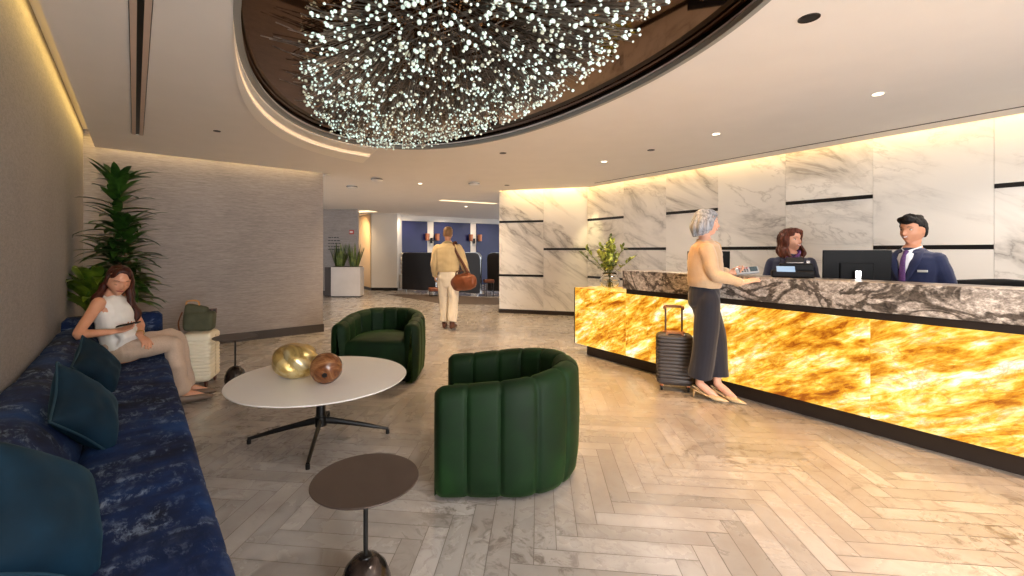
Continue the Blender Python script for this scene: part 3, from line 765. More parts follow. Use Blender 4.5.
MAT['teal'] = M('teal_velvet', (10, 38, 56), .7, noise_amt=.3, nscale=8, Specular_IOR_Level=.2, Sheen_Weight=.12, Sheen_Tint=lin((90, 150, 170)), Sheen_Roughness=.35)
MAT['teal2'] = M('teal_piping', (18, 54, 72), .7)
def pillow(loc, rot, size, label, seed):
    t = empty('throw_pillow', loc, 0, label, 'pillow', 'teal throw pillows on the sofa'); t.rotation_euler = rot
    n = 26; b = B(); h = size/2
    def shape(u, v, s):
        k = (1-abs(u)**2.6)*(1-abs(v)**2.6); pin = 1-.09*(1-(abs(u)*abs(v))**1.5)*max(abs(u), abs(v))**3
        w = .012*noise.noise(V((u*2.2+seed, v*2.2, s)))
        cr = 1.0
        return V((u*h*pin*cr, v*h*pin, s*(.075*max(0, k)**.55+w*max(0, k))))
    T = [[shape(-1+2*i/n, -1+2*j/n, 1) for j in range(n+1)] for i in range(n+1)]
    Bt = [[shape(-1+2*i/n, -1+2*j/n, -1) for j in range(n+1)] for i in range(n+1)]
    b.grid(T); b.grid(Bt); bmesh.ops.remove_doubles(b.bm, verts=b.bm.verts, dist=.0008)
    b.build('cushion', MAT['teal'], t, True)
    edge = [T[i][0] for i in range(n)]+[T[n][j] for j in range(n)]+[T[i][n] for i in range(n, 0, -1)]+[T[0][j] for j in range(n, -1, -1)]
    b = B(); b.tube(edge, [.0055]*len(edge), n=6, steps=1, cap='flat'); b.build('piping', MAT['teal2'], t, True)
    return t
def pil(n_, t_, z, lean, yaw, spin, size, label, seed):
    # pillow plane normal starts +Z; stand it up leaning on the backrest
    m = Matrix.Rotation(ROT_NT+yaw, 4, 'Z') @ Matrix.Rotation(PI/2-lean, 4, 'Y') @ Matrix.Rotation(spin, 4, 'Z')
    return pillow(nt(n_, t_, z), m.to_euler(), size, label, seed)
pil(-.195, 1.70, .63, .5, -.28, .75, .37, 'teal velvet pillow nearest the camera at the left picture edge', 1)
pil(-.175, 2.74, .615, .5, -.3, .62, .36, 'teal velvet pillow tipped on its corner, middle one of three', 5)
pil(-.185, 3.78, .60, .5, -.35, .5, .33, 'teal velvet pillow beside the seated woman', 9)

# ------------------------------------------------------------------ armchairs
def velvet():
    m = NT_('green_velvet'); n1 = m.noise(m.coord(), 3.5, 4, .6); n2 = m.noise(m.coord((1, 1, .3)), 60, 3)
    c = m.ramp(n1, [(.3, lin((8, 28, 8))), (.55, lin((13, 40, 12))), (.75, lin((22, 54, 17)))])
    m.bump(n2, .08, .002)
    return m.set(Base_Color=c, Roughness=.65, Specular_IOR_Level=.22, Sheen_Weight=.35, Sheen_Tint=lin((120, 160, 80)), Sheen_Roughness=.25)
MAT['velvet'] = velvet()
def armchair(loc, rz, label):
    """opening faces local -y; origin under the middle of the front edge"""
    t = empty('armchair', loc, rz, label, 'armchair', 'green channelled velvet barrel chairs')
    Wd, Dp, T = .90, .86, .155; R = Wd/2; straight = Dp-R; r0 = R-T/2
    Ls = straight; La = PI*r0; tot = 2*Ls+La; nch = 11
    def path(s):
        if s < Ls: return V((-r0, s)), V((-1, 0)), .0
        if s < Ls+La:
            a = (s-Ls)/r0; return V((-r0*math.cos(a), straight+r0*math.sin(a))), V((-math.cos(a), math.sin(a))), a
        return V((r0, straight-(s-Ls-La))), V((1, 0)), 0
    b = B(); rows = []; NS = nch*20
    for i in range(NS+1):
        s = tot*i/NS; s = min(max(s, .0), tot); p, nr, _ = path(s)
        ph = (i % 20)/20; ph = ph if i < NS else 0
        g = .015*math.exp(-(min(ph, 1-ph)/.06)**2)+.007*(1-math.sin(PI*ph))
        e = min(s, tot-s); er = .045*max(0, 1-e/.05)**2
        h = .605+.075*min(1, max(0, (min(s, tot-s))/.75))**1.2
        row = []
        half = T/2-er-g*.8; top = h-er*.6-g*.28; rt = .062
        pts = []
        # outer side up, over the top, inner side down
        pts += [(half-.07, .012), (half-.035, .02), (half-.012, .06), (half, .15), (half+.006, .35), (half+.004, .48)]
        for k in range(7):
            a = k/6*PI; pts.append((half*math.cos(a), top-rt+rt*math.sin(a)))
        pts += [(-half-.004, .48), (-half-.002, .3), (-half, .1), (-half+.03, .012)]
        for (o, z) in pts:
            q = p+nr*o; row.append((q.x, q.y, z))
        rows.append(row)
    vs = b.grid(rows, closed_v=True); b.bm.faces.new(vs[0]); b.bm.faces.new(vs[-1])
    b.build('shell', MAT['velvet'], t, 70)
    # seat cushion: D shape, puffed
    def dshape(inset, z, y0):
        pts = []; rr = R-T-inset+.012
        pts.append((-rr, y0)); pts.append((rr, y0)) if False else None
        out = []
        for k in range(9): out.append((-rr+2*rr*k/8, y0-.015*math.sin(PI*k/8)))
        for k in range(25):
            a = k/24*PI; out.append((rr*math.cos(a), straight+rr*math.sin(a)*.98))
        return [(x, y, z) for x, y in out]
    b = B(); lv = [(.04, .10, .05), (.012, .105, .02), (.0, .13, .0), (-.0, .22, -.004), (.0, .37, -.004), (.006, .40, .004), (.02, .42, .02), (.06, .435, .055), (.16, .445, .14)]
    rows = [dshape(i_, z, .03+d) for i_, z, d in lv]
    vs = b.grid(rows, closed_v=True); b.bm.faces.new(vs[0]); b.bm.faces.new(vs[-1]); b.build('seat_cushion', MAT['velvet'], t, 60)
    b = B(); b.prism([(x*.8, .10+(y-.02)*.83) for x, y, _ in dshape(-.1, 0, .03)], .0, .06); b.build('base', MAT['black'], t)
    return t
armchair((-1.197, 4.36, 0), 0, 'green velvet barrel chair beyond the white table, seat towards the camera')
armchair((-.315, 2.735, 0), -PI/2, 'green velvet barrel chair in the middle foreground, seen from its side')

# ------------------------------------------------------------------ tables
MAT['white_top'] = M('white_satin_top', (242, 238, 233), .35)
def coffee():
    t = empty('coffee_table', (-1.232, 3.095, 0), 0, 'round white coffee table on black four-star base', 'table')
    b = B(); b.lathe([(0, .425), (.56, .425), (.600, .438), (.604, .4435), (.601, .447), (0, .447)], 96); b.build('tabletop', MAT['white_top'], t, 30)
    b = B(); b.lathe([(.032, .10), (.032, .40), (.06, .415), (.06, .426)], 24); b.lathe([(.0, .09), (.04, .095), (.04, .16), (.03, .17)], 24); b.build('column', MAT['black'], t, 40)
    for (dx, dy) in ((.096, -.455), (-.114, .445), (-.496, -.087), (.483, .095)):
        d = V((dx, dy, 0)); b = B()
        b.tube([(d.x*.04, d.y*.04, .135), (d.x*.5, d.y*.5, .09), (d.x*.96, d.y*.96, .035)], [(.016, .026), (.014, .018), (.012, .011)], side=(-dy, dx, 0), n=8, cap='flat')
        o = b.build('leg', MAT['black'], t, 50)
        b = B(); b.cyl((d.x*.95, d.y*.95, 0), (d.x*.95, d.y*.95, .03), .014, seg=12); b.build('foot_pad', MAT['black'], o)
coffee()
def ball_mat():
    m = NT_('dark_bronze_marble'); n = m.noise(m.coord(), 7, 6, .6, 1.5)
    return m.set(Base_Color=m.ramp(n, [(.35, lin((30, 24, 21))), (.55, lin((62, 50, 44))), (.68, lin((110, 94, 82)))]), Roughness=.16, Metallic=.3)
MAT['ball'] = ball_mat()
def side_table(x, y, label):
    t = empty('side_table', (x, y, 0), 0, label, 'table', 'bronze side tables on ball bases')
    b = B(); b.lathe([(0, .494), (.195, .494), (.197, .497), (.195, .5), (0, .5)], 80); b.build('tabletop', MAT['bronze'], t, 30)
    b = B(); b.lathe([(.0085, .17), (.0085, .494)], 16); b.lathe([(.025, .205), (.022, .21), (0, .212)], 20) ; b.build('stem', MAT['black'], t, 40)
    b = B(); pr = [(0, 0), (.06, 0), (.088, .03), (.096, .075), (.092, .12), (.076, .165), (.05, .195), (.02, .208), (0, .21)]; b.lathe(pr, 40); b.build('base', MAT['ball'], t, True)
side_table(-.474, 1.613, 'round dark bronze side table in the foreground between sofa and chair')
side_table(-2.55, 4.27, 'round dark bronze side table beside the cream suitcase')

# vases on the coffee table
def gold_vase():
    m = NT_('aged_gold'); n = m.noise(m.coord(), 6, 5, .6, .8)
    gm = m.set(Base_Color=m.ramp(n, [(.33, lin((132, 96, 44))), (.48, lin((208, 180, 112))), (.62, lin((238, 224, 180)))]), Metallic=.7, Roughness=.34)
    b = B(); rows = []
    for i in range(1, 24):
        z = -1+2*i/24; r = math.sqrt(1-z*z)
        row = []
        for j in range(48):
            a = 2*PI*j/48; tw = a+z*1.1
            fac = 1-.20*(1-abs(math.cos(2.5*tw)))**1.0*(1-z*z*.5)
            row.append((.165*r*fac*math.cos(a), .145*r*fac*math.sin(a), .125*z*(1-.02*math.cos(3*tw))))
        rows.append(row)
    vs = b.grid(rows, closed_v=True); b.bm.faces.new(vs[0]); b.bm.faces.new(vs[-1])
    o = b.build('gold_vase', gm, None, 24); o.location = (-1.40, 3.07, .447+.121); o.rotation_euler = (0, .12, .4)
    tag(o, 'faceted gold gourd-shaped vase lying on the white coffee table', 'vase')
gold_vase()
def wood_vase():
    m = NT_('burl_wood'); n = m.noise(m.coord((1, 1, 2.5)), 5, 7, .6, 2.5)
    wm = m.set(Base_Color=m.ramp(n, [(.3, lin((62, 32, 16))), (.5, lin((118, 70, 38))), (.68, lin((166, 118, 76)))]), Roughness=.25)
    t = empty('wooden_vase', (-1.135, 2.945, .447+.104), 0, 'round brown burl wood vase touching the gold vase', 'vase')
    t.rotation_euler = (1.85, 0, .25)
    b = B(); b.lathe([(0, -.098), (.03, -.1), (.075, -.075), (.104, -.02), (.106, .02), (.09, .06), (.055, .09), (.02, .099), (.016, .096), (.015, .05)], 48); b.build('body', wm, t, True)
    b = B(); b.lathe([(0, .094), (.0165, .094), (.0165, .099), (0, .0985)], 20); b.build('mouth', MAT['black'], t)
wood_vase()

# ------------------------------------------------------------------ suitcases
def suitcase(loc, rz, w, d, h, body, wheel, label, handle=.0, handle_m=None, rib_dir='h', group=None):
    t = empty('suitcase', loc, rz, label, 'suitcase')
    z0 = .055
    b = B(); rows = []; n = 220; rc = .045
    def rr(x, y, r, k=5):
        out = []
        for (sx, sy, a0) in ((1, -1, -PI/2), (1, 1, 0), (-1, 1, PI/2), (-1, -1, PI)):
            for q in range(k+1): a = a0+PI/2*q/k; out.append((sx*(x-r)+r*math.cos(a), sy*(y-r)+r*math.sin(a)))
        return out
    for i in range(n+1):
        z = z0+(h-z0)*i/n; e = min(z-z0, h-z); ins = 0
        if e < rc: ins = rc-math.sqrt(max(0, rc*rc-(rc-e)**2))
        rib = 0
        if e > rc*.9: rib = .008*(abs(math.sin(PI*(z-z0)/.034))**.6)-.008
        x = w/2-ins+rib; y = d/2-ins*.8+rib
        rows.append([(p[0], p[1], z) for p in rr(x, y, min(.04, x*.9, y*.9))])
    vs = b.grid(rows, closed_v=True); b.bm.faces.new(vs[0]); b.bm.faces.new(vs[-1]); b.build('shell', body, t, 50)
    b = B(); pts = [(0, -0, 0)]
    seam = []
    for (x, z) in ((-w/2+.04, z0), (w/2-.04, z0), (w/2, z0+.04), (w/2, h-.04), (w/2-.04, h), (-w/2+.04, h), (-w/2, h-.04), (-w/2, z0+.04), (-w/2+.04, z0)): seam.append((x, 0, z))
    b.tube(seam, [(.004, .006)]*len(seam), n=6, steps=1, cap='flat'); b.build('zip_seam', MAT['dark_trim'] if body != CREAM else M('cream_seam', (200, 184, 150), .5), t)
    for sx in (-1, 1):
        for sy in (-1, 1):
            b = B(); b.box((sx*(w/2-.045), sy*(d/2-.035), .052), (.03, .03, .02), .004); o = b.build('wheel_mount', wheel, t)
            b = B(); b.lathe([(.012, -.009), (.024, -.009), (.026, -.004), (.026, .004), (.024, .009), (.012, .009)], 20, (sx*(w/2-.045), sy*(d/2-.035), .026), Matrix.Rotation(PI/2, 3, 'Y')); b.build('wheel', MAT['black'] if handle else wheel, o, 40)
    if handle:
        hm = handle_m
        for sx in (-1, 1):
            b = B(); b.tube([(sx*.075, d/2-.04, h-.01), (sx*.075, d/2-.04, h+handle)], [(.007, .009)], side=(0, 1, 0), n=8, cap='flat'); b.build('handle_rod', M('champagne_tube', (96, 70, 46), .5, .2), t)
        b = B(); b.tube([(-.085, d/2-.04, h+handle-.01), (-.07, d/2-.04, h+handle+.012), (.07, d/2-.04, h+handle+.012), (.085, d/2-.04, h+handle-.01)], [.012, .014, .014, .012], n=10); b.build('handle_grip', hm, t, True)
        b = B(); b.box((0, -d/2+.03, h+.012), (.16, .03, .02), .008); b.box((-.07, -d/2+.03, h), (.02, .03, .02)); b.box((.07, -d/2+.03, h), (.02, .03, .02)); b.build('carry_handle', hm, t)
        b = B(); b.box((0, d/2-.04, h+.004), (.2, .06, .012), .004); b.build('handle_base', hm, t)
    return t
CREAM = M('cream_polycarbonate', (244, 232, 204), .42)
sc = suitcase((-2.955, 4.36, 0), ROT_NT+.1-PI/2*0, .27, .33, .535, CREAM, MAT['leather_dark'], 'cream ribbed hard-shell suitcase standing beside the seated woman')
sc.rotation_euler.z = .28
b = B(); b.box((-.09, -.172, .47), (.05, .012, .09), .004); b.box((-.1, -.17, .53), (.02, .02, .05), .004); b.build('luggage_tag', MAT['leather'], sc)
suitcase((1.78, 4.20, 0), -.30, .33, .18, .55, M('charcoal_polycarbonate', (62, 56, 54), .45), MAT['copper'], 'charcoal ribbed cabin suitcase with raised handle beside the standing woman', .24, M('tan_handle', (150, 96, 52), .45))

# olive bag on the cream suitcase
t = empty('handbag', (-2.985, 4.37, .536), .28, 'olive green soft bag with tan handle on the cream suitcase', 'bag')
b = B(); b.box((.015, 0, .10), (.27, .15, .19), .04, 4); b.box((-.02, 0, .19), (.20, .10, .15), .03, 4, ry=.22)
voxel(b, 'body', M('olive_canvas', (78, 78, 56), .8, noise_amt=.2, nscale=14), t, .008, 3, (.007, 9, 9))
b = B(); b.tube([(-.105, 0, .255), (-.10, 0, .30), (-.05, 0, .312), (.0, 0, .30), (.01, 0, .255)], [(.009)]*5, n=8); b.build('handle', M('tan_grip', (196, 140, 84), .5), t, True)
b = B(); b.tube([(-.10, .0, .22), (-.10, 0, .262)], [.006], n=6); b.tube([(.018, .0, .22), (.018, 0, .262)], [.006], n=6); b.build('buckle', MAT['chrome'], t)
b = B(); b.tube([(-.13, -.03, .2), (-.155, -.05, .1), (-.15, -.03, .01)], [(.018, .004)], n=8, side=(0, 1, 0)); b.build('strap', MAT['leather'], t, True)

# ------------------------------------------------------------------ flower vase on the onyx ledge
t = empty('flower_vase', tuple(cf(.36, .26, .873)), 0, 'clear glass bowl vase of yellow-green flowers on the glowing ledge', 'vase')
gl = NT_('clear_glass'); gl.set(Base_Color=(1, 1, 1, 1), Roughness=.02, Transmission_Weight=1.0, IOR=1.45)
b = B(); b.lathe([(0, .002), (.05, .002), (.10, .03), (.128, .08), (.125, .12), (.10, .155), (.085, .175), (.092, .20), (.089, .20), (.081, .175), (.096, .152), (.121, .12), (.124, .08), (.097, .034), (.048, .008), (0, .008)], 48); b.build('bowl', gl.m, t, True)
MAT['leaf_l'] = leafmat('fresh_leaf', (130, 144, 50), (206, 206, 96), .5)
MAT['leaf_dk'] = leafmat('olive_leaf', (64, 76, 38), (112, 118, 60), .5)
r = random.Random(4)
FLM = M('lime_flower', (206, 204, 92), .6, noise_amt=.3, nscale=60)
b = B(); lf = B(); dk = B()
for k in range(30):
    a = r.uniform(0, 2*PI); e = r.uniform(.0, .85); L = r.uniform(.3, .5)
    d = V((math.cos(a)*e, math.sin(a)*e, 1)).normalized()
    if k == 0: d = V((.02, 0, 1)); L = .56
    if k == 1: d = V((-.75, .1, .62)).normalized(); L = .50
    if k == 2: d = V((.7, 0, .55)).normalized(); L = .42
    p0 = V((0, 0, .03))-V((d.x, d.y, 0))*.05; p1 = V((0, 0, .17))+V((d.x, d.y, 0))*.03; p2 = p1+d*L*.9
    b.tube([p0, p1, (p1+p2)/2, p2], [.003, .003, .0025, .0015], n=5, steps=3)
    for q in range(20):
        f = .25+.75*q/19; c = p1+(p2-p1)*f; dd = V((r.uniform(-1, 1), r.uniform(-1, 1), r.uniform(-.3, 1)))
        blade(dk if k in (0, 1) or r.random() < .3 else lf, c, dd, r.uniform(.05, .085), .036, .2, 4)
    if k > 2 and k % 2: 
        for q in range(3): fl = B(); fl.ball(p1+(p2-p1)*r.uniform(.6, 1)+V((r.uniform(-.03, .03), r.uniform(-.03, .03), r.uniform(-.03, .03))), r.uniform(.011, .021), 8); fl.build('flower', FLM, t, True)
b.build('stems', MAT['leaf_dk'], t); lf.build('leaves', MAT['leaf_l'], t, True); dk.build('dark_leaves', MAT['leaf_dk'], t, True)

b = B(); b.lathe([(0, .01), (.046, .01), (.094, .036), (.1205, .082), (.118, .11), (0, .11)], 40)
w_ = NT_('vase_water'); w_.set(Base_Color=(1, .97, .85, 1), Roughness=.0, Transmission_Weight=1.0, IOR=1.33); b.build('water', w_.m, t, True)

# ------------------------------------------------------------------ dracaena
def dracaena():
    base = nt(-.12, 5.95); t = empty('potted_dracaena', (base.x, base.y, 0), 0, 'tall green dracaena in a pale pot in the corner behind the sofa', 'plant')
    b = B(); b.lathe([(0, 0), (.15, 0), (.19, .42), (.2, .56), (.185, .56), (.175, .5), (0, .5)], 40); b.build('pot', M('pale_stone_pot', (196, 190, 182), .5), t, 40)
    b = B(); b.lathe([(0, .5), (.172, .505), (0, .512)], 24); b.build('soil', M('soil_dark', (40, 30, 24), .95), t)
    r = random.Random(8); st = B(); lv = B(); lb = B()
    canes = [((-.05, .02), (-.02, .0), 2.05), ((.07, -.03), (.10, -.05), 1.62), ((.0, .08), (-.12, .06), 1.32)]
    for (a, c, h) in canes:
        st.tube([(a[0], a[1], .48), ((a[0]+c[0])/2+.02, (a[1]+c[1])/2, (h+.48)/2), (c[0], c[1], h)], [.022, .02, .015], n=8)
        z0 = .95 if h > 2 else .8; nl = int((h-z0)*92)
        for k in range(nl):
            z = z0+(h-z0)*k/nl; f = (z-.48)/(h-.48); x = a[0]+(c[0]-a[0])*f; y = a[1]+(c[1]-a[1])*f; an = k*2.4+r.uniform(-.3, .3)
            top = k/nl; el = -.25+1.0*top**3+r.uniform(-.2, .35)
            blade(lv, (x, y, z), (math.cos(an), math.sin(an), el+r.uniform(0, .5)), r.uniform(.24, .44)*(1-.1*top), .085, r.uniform(1.2, 2.6)-.8*top, 7)
        for k in range(9):
            an = k*2.4; blade(lv, (c[0], c[1], h), (math.cos(an), math.sin(an), .1+r.random()*1.2), r.uniform(.26, .44), .070, 1.1, 7)
    for bb in (lv, lb):
        for v in bb.bm.verts:
            q = v.co+base; n_ = q.x*NX+q.y*NY; t_ = -q.x*NY+q.y*NX; dn = max(0, -.475-n_); dt = min(0, 7.31-t_); q = q+V((NX, NY, 0))*dn+V((-NY, NX, 0))*dt; v.co = q-base
    st.build('cane', M('dracaena_cane', (104, 86, 62), .8), t, True)
    lv.build('foliage', leafmat('dracaena_leaf', (24, 52, 18), (66, 104, 38), .28), t, True)
    # broad lighter lower fan
    for k in range(56):
        an = r.uniform(0, PI*2); blade(lb, (-.08+.08*math.cos(an), -.14+.08*math.sin(an), .66+r.random()*.3), (math.cos(an), math.sin(an), r.uniform(.5, 2.0)), r.uniform(.40, .60), .095, 1.9, 8)
    lb.build('lower_foliage', leafmat('broad_leaf', (58, 88, 22), (118, 140, 44), .3), t, True)
dracaena()

# ------------------------------------------------------------------ things on and behind the counter
def monitor(s, b_, z, rz, w, h, label, tilt=.06):
    p = cf(s, b_, .75); t = empty('computer_monitor', tuple(p), rz, label, 'monitor', 'black desk monitors')
    zb = z-h/2-.75
    m = Matrix.Translation((0, 0, z-.75)) @ Matrix.Rotation(tilt, 4, 'X')
    b = B(); v = b.box((0, 0, 0), (w, .022, h), .004); b2 = b.box((0, -.013, -.02), (w*.5, .02, h*.5), .008); bmesh.ops.transform(b.bm, matrix=m, verts=b.bm.verts); b.build('housing', MAT['blackp'], t)
    b = B(); b.box((0, .0125, 0), (w-.014, .002, h-.014)); bmesh.ops.transform(b.bm, matrix=m, verts=b.bm.verts); b.build('screen', M('screen_glass', (18, 22, 30), .1), t)
    b = B(); b.box((0, -.05, (z-.75)/2), (.045, .014, z-.75-.0), .004); b.build('stand', MAT['chrome'], t)
    b = B(); b.box((0, -.02, .006), (.22, .17, .012), .004); b.build('foot', MAT['chrome'], t)
    return t
monitor(2.76, .62, 1.185, -.42, .465, .345, 'large black monitor seen from behind in front of the male receptionist')
monitor(1.43, .66, 1.235, -.30, .43, .225, 'black monitor partly hidden behind the standing woman')
# card terminal / registration device on the granite
t = empty('card_terminal', tuple(cf(2.47, .15, 1.1255)), -.50, 'black payment terminal with tilted lit screen on the granite counter', 'terminal')
b = B(); b.box((.0, .0, .03), (.30, .15, .06), .012); b.box((.03, .03, .085), (.24, .06, .07), .012); b.build('body', MAT['blackp'], t)
b = B(); b.box((-.05, -.055, .072), (.13, .006, .06), .002, rx=-.75); b.build('screen', emit('terminal_screen', (120, 146, 172), .35), t)
b = B(); b.box((.02, .0, .150), (.13, .015, .045), .004, rx=-.3); b.box((.02, .02, .13), (.04, .03, .07)); b.build('customer_display', MAT['black'], t)
b = B(); b.box((.02, -.004, .125), (.12, .01, .01), .002); b.box((.11, .0, .13), (.03, .02, .025), .004); b.build('paper_slot', MAT['chrome'], t)
# office chair
def office_chair(s, b_, label):
    t = empty('office_chair', tuple(cf(s, b_)), ROT_CF+.0, label, 'chair')
    b = B(); b.tube([(-.24, 0, .98), (0, .04, 1.0), (.24, 0, .98)], [(.13, .025)]*3, side=(0, 0, 1), n=14); b.tube([(-.22, 0, .8), (0, .03, .8), (.22, 0, .8)], [(.15, .022)]*3, side=(0, 0, 1), n=14); b.build('backrest', MAT['blackp'], t, True)
    b = B(); b.box((0, -.25, .5), (.5, .48, .08), .03, 3); b.build('seat', MAT['blackp'], t, 40)
    b = B(); b.tube([(0, -.1, .46), (0, .06, .5), (0, .07, .75)], [(.03, .01)], side=(1, 0, 0), n=8); b.cyl((0, -.25, .1), (0, -.25, .47), .025); b.build('post', MAT['black'], t)
    for k in range(5):
        a = 2*PI*k/5; b = B(); b.tube([(0, -.25, .1), (.28*math.cos(a), -.25+.28*math.sin(a), .065)], [(.02, .015)], n=8); o = b.build('leg', MAT['black'], t)
        b = B(); b.ball((.28*math.cos(a), -.25+.28*math.sin(a), .03), .03, 10); b.build('caster', MAT['black'], o, True)
office_chair(3.50, 1.22, 'black office chair back behind the counter at the right')
# ------------------------------------------------------------------ people
def sm(x, a, b):
    t = min(1, max(0, (x-a)/(b-a))); return t*t*(3-2*t)
def ga(x, s): return math.exp(-(x/s)**2)
def head_point(x, y, z, g=1.0, fem=0, face=True):
    """unit direction -> point of a head (x forward, y left, z up), height .235"""
    r = math.sqrt(x*x+y*y)+1e-9
    rxy = max(0, 1-abs(z)**2.7)**(1/2.7); cx, cy = x/r, y/r
    k = max(0, -z)
    wid = 1-(.44+.05*fem)*sm(k, .12, 1.0); dep = 1-.10*sm(k, .3, 1); back = 1-.52*sm(k, .15, .85)
    X = cx*rxy*(.094*dep if cx > 0 else .104*back); Y = cy*rxy*.075*wid; Z = z*.117
    if cx > 0: X *= (1-.10*(abs(cy)**3))
    if face and cx > -.1 and g == 1.0:
        f = sm(cx, 0, .3)
        if Z > -.03: nz = .0235*sm(.02-Z, 0, .043)
        else: nz = .0235*(1-sm(-.03-Z, 0, .012))
        X += f*(nz*ga(Y, .0115)
             - .010*(ga(Y-.031, .017)+ga(Y+.031, .017))*ga(Z-.010, .013)
             + .005*ga(Z-.032, .010)*(1 if abs(Y) < .05 else .4)
             + .004*(ga(Y-.040, .018)+ga(Y+.040, .018))*ga(Z+.022, .018)
             + .007*ga(Y, .022)*ga(Z+.053, .010) - .004*ga(Y, .022)*ga(Z+.068, .006)
             + .009*ga(Y, .022)*ga(Z+.092, .018))
    return V((X*g, Y*g, Z*g))
def head_frame(fwd, up=(0, 0, 1)):
    f = V(fwd).normalized(); u = V(up); u = (u-f*u.dot(f)).normalized(); l = u.cross(f)
    return Matrix((f, l, u)).transposed()
def add_head(b, c, R, s=1.0, fem=0):
    rows = []; NU, NV = 72, 72
    for i in range(1, NV):
        th = PI*i/NV; z = math.cos(th)
        rows.append([V(c)+R@(head_point(math.sin(th)*math.cos(2*PI*j/NU), math.sin(th)*math.sin(2*PI*j/NU), z, 1, fem)*s) for j in range(NU)])
    vs = b.grid(rows, closed_v=True); b.bm.faces.new(vs[0]); b.bm.faces.new(vs[-1])
    for sg in (-1, 1):
        b.ball(V(c)+R@V((-.008*s, sg*.074*s, -.004*s)), 1, 12, R, (.017*s, .008*s, .031*s))
def hair_cap(b, c, R, s, g, front, line):
    """cap over the skull; line(y) = lowest z of the hairline in front, in head metres"""
    rows = []
    for i in range(1, 48):
        th = PI*i/48; z = math.cos(th); row = []
        for j in range(64):
            x = math.sin(th)*math.cos(2*PI*j/64); y = math.sin(th)*math.sin(2*PI*j/64)
            p = head_point(x, y, z, 1.0, face=False)
            cov = line(p)
            k = .86+(g-.86)*cov
            row.append(V(c)+R@(p*s*k))
        rows.append(row)
    vs = b.grid(rows, closed_v=True); b.bm.faces.new(vs[0]); b.bm.faces.new(vs[-1])
def face_parts(t, c, R, s, skin, smile=0, lip=(176, 92, 84), brow=(50, 36, 28), iris=(60, 40, 26), closed=False, fem=0):
    c = V(c)
    def at(x, y, z): return c+R@(V((x, y, z))*s)
    def surf(y, z):
        best = None
        for i in range(-30, 31):
            u = z/.117; rxy = max(.01, 1-abs(u)**2.7)**(1/2.7)
            a = i/30*1.4; p = head_point(math.cos(a), math.sin(a), u, 1, fem)
            # direction scaled so that head_point uses its own z
            if best is None or abs(p.y-y) < best[0]: best = (abs(p.y-y), p.x)
        return best[1]
    for sg in (-1, 1):
        x = surf(sg*.031, .010)
        if closed:
            b = B(); b.tube([at(x+.006, sg*.019, .001), at(x+.008, sg*.031, -.003), at(x+.003, sg*.043, .001)], [.0014*s, .002*s, .0014*s], n=6); b.build('eyelash', HAIRM['lash'], t, True)
        else:
            b = B(); b.ball(at(x-.0045, sg*.031, .009), 1, 12, R, (.008*s, .0125*s, .0062*s)); e = b.build('eye', EYEW, t, True)
            b = B(); b.ball(at(x+.0005, sg*.031, .009), 1, 10, R, (.0042*s, .0056*s, .0056*s)); b.build('iris', M('iris', iris, .2), e, True)
            b = B(); b.tube([at(x-.001, sg*.017, .012), at(x+.0015, sg*.031, .0165), at(x-.004, sg*.045, .012)], [.0014*s, .0026*s, .0014*s], n=6); b.build('eyelash', HAIRM['lash'], t, True)
        xb = surf(sg*.032, .032)
        b = B(); b.tube([at(xb+.003, sg*.014, .0275), at(xb+.0025, sg*.032, .034), at(surf(sg*.05, .028)+.001, sg*.050, .028)], [(.002*s, .0035*s), (.002*s, .004*s), (.001*s, .0018*s)], n=6); b.build('eyebrow', M('brow', brow, .8), t, True)
    w = .024-.003*smile; up = .008*smile
    zc = -.053
    b = B()
    pts = [at(surf(yy*w, zc)+.0015-.001*abs(yy), yy*w, zc+up*yy*yy) for yy in (-1, -.5, 0, .5, 1)]
    if smile:
        b.tube([p+R@V((0, 0, .0055*s)) if 0 < i < 4 else p for i, p in enumerate(pts)], [(.0025*s)]*5, n=8)
        b.tube([p-R@V((0, 0, .0065*s)) if 0 < i < 4 else p for i, p in enumerate(pts)], [(.0022*s), .003*s, .0035*s, .003*s, .0022*s], n=8)
        b2 = B(); b2.tube(pts[0:5], [(.002*s), .0045*s, .005*s, .0045*s, .002*s], side=R@V((0, 0, 1)), n=8); b2.build('teeth', M('teeth', (236, 230, 222), .3), t, True)
    else: b.tube(pts, [(.002*s), .0045*s, .005*s, .0045*s, .002*s], n=8)
    b.build('lips', M('lips', lip, .4), t, True)
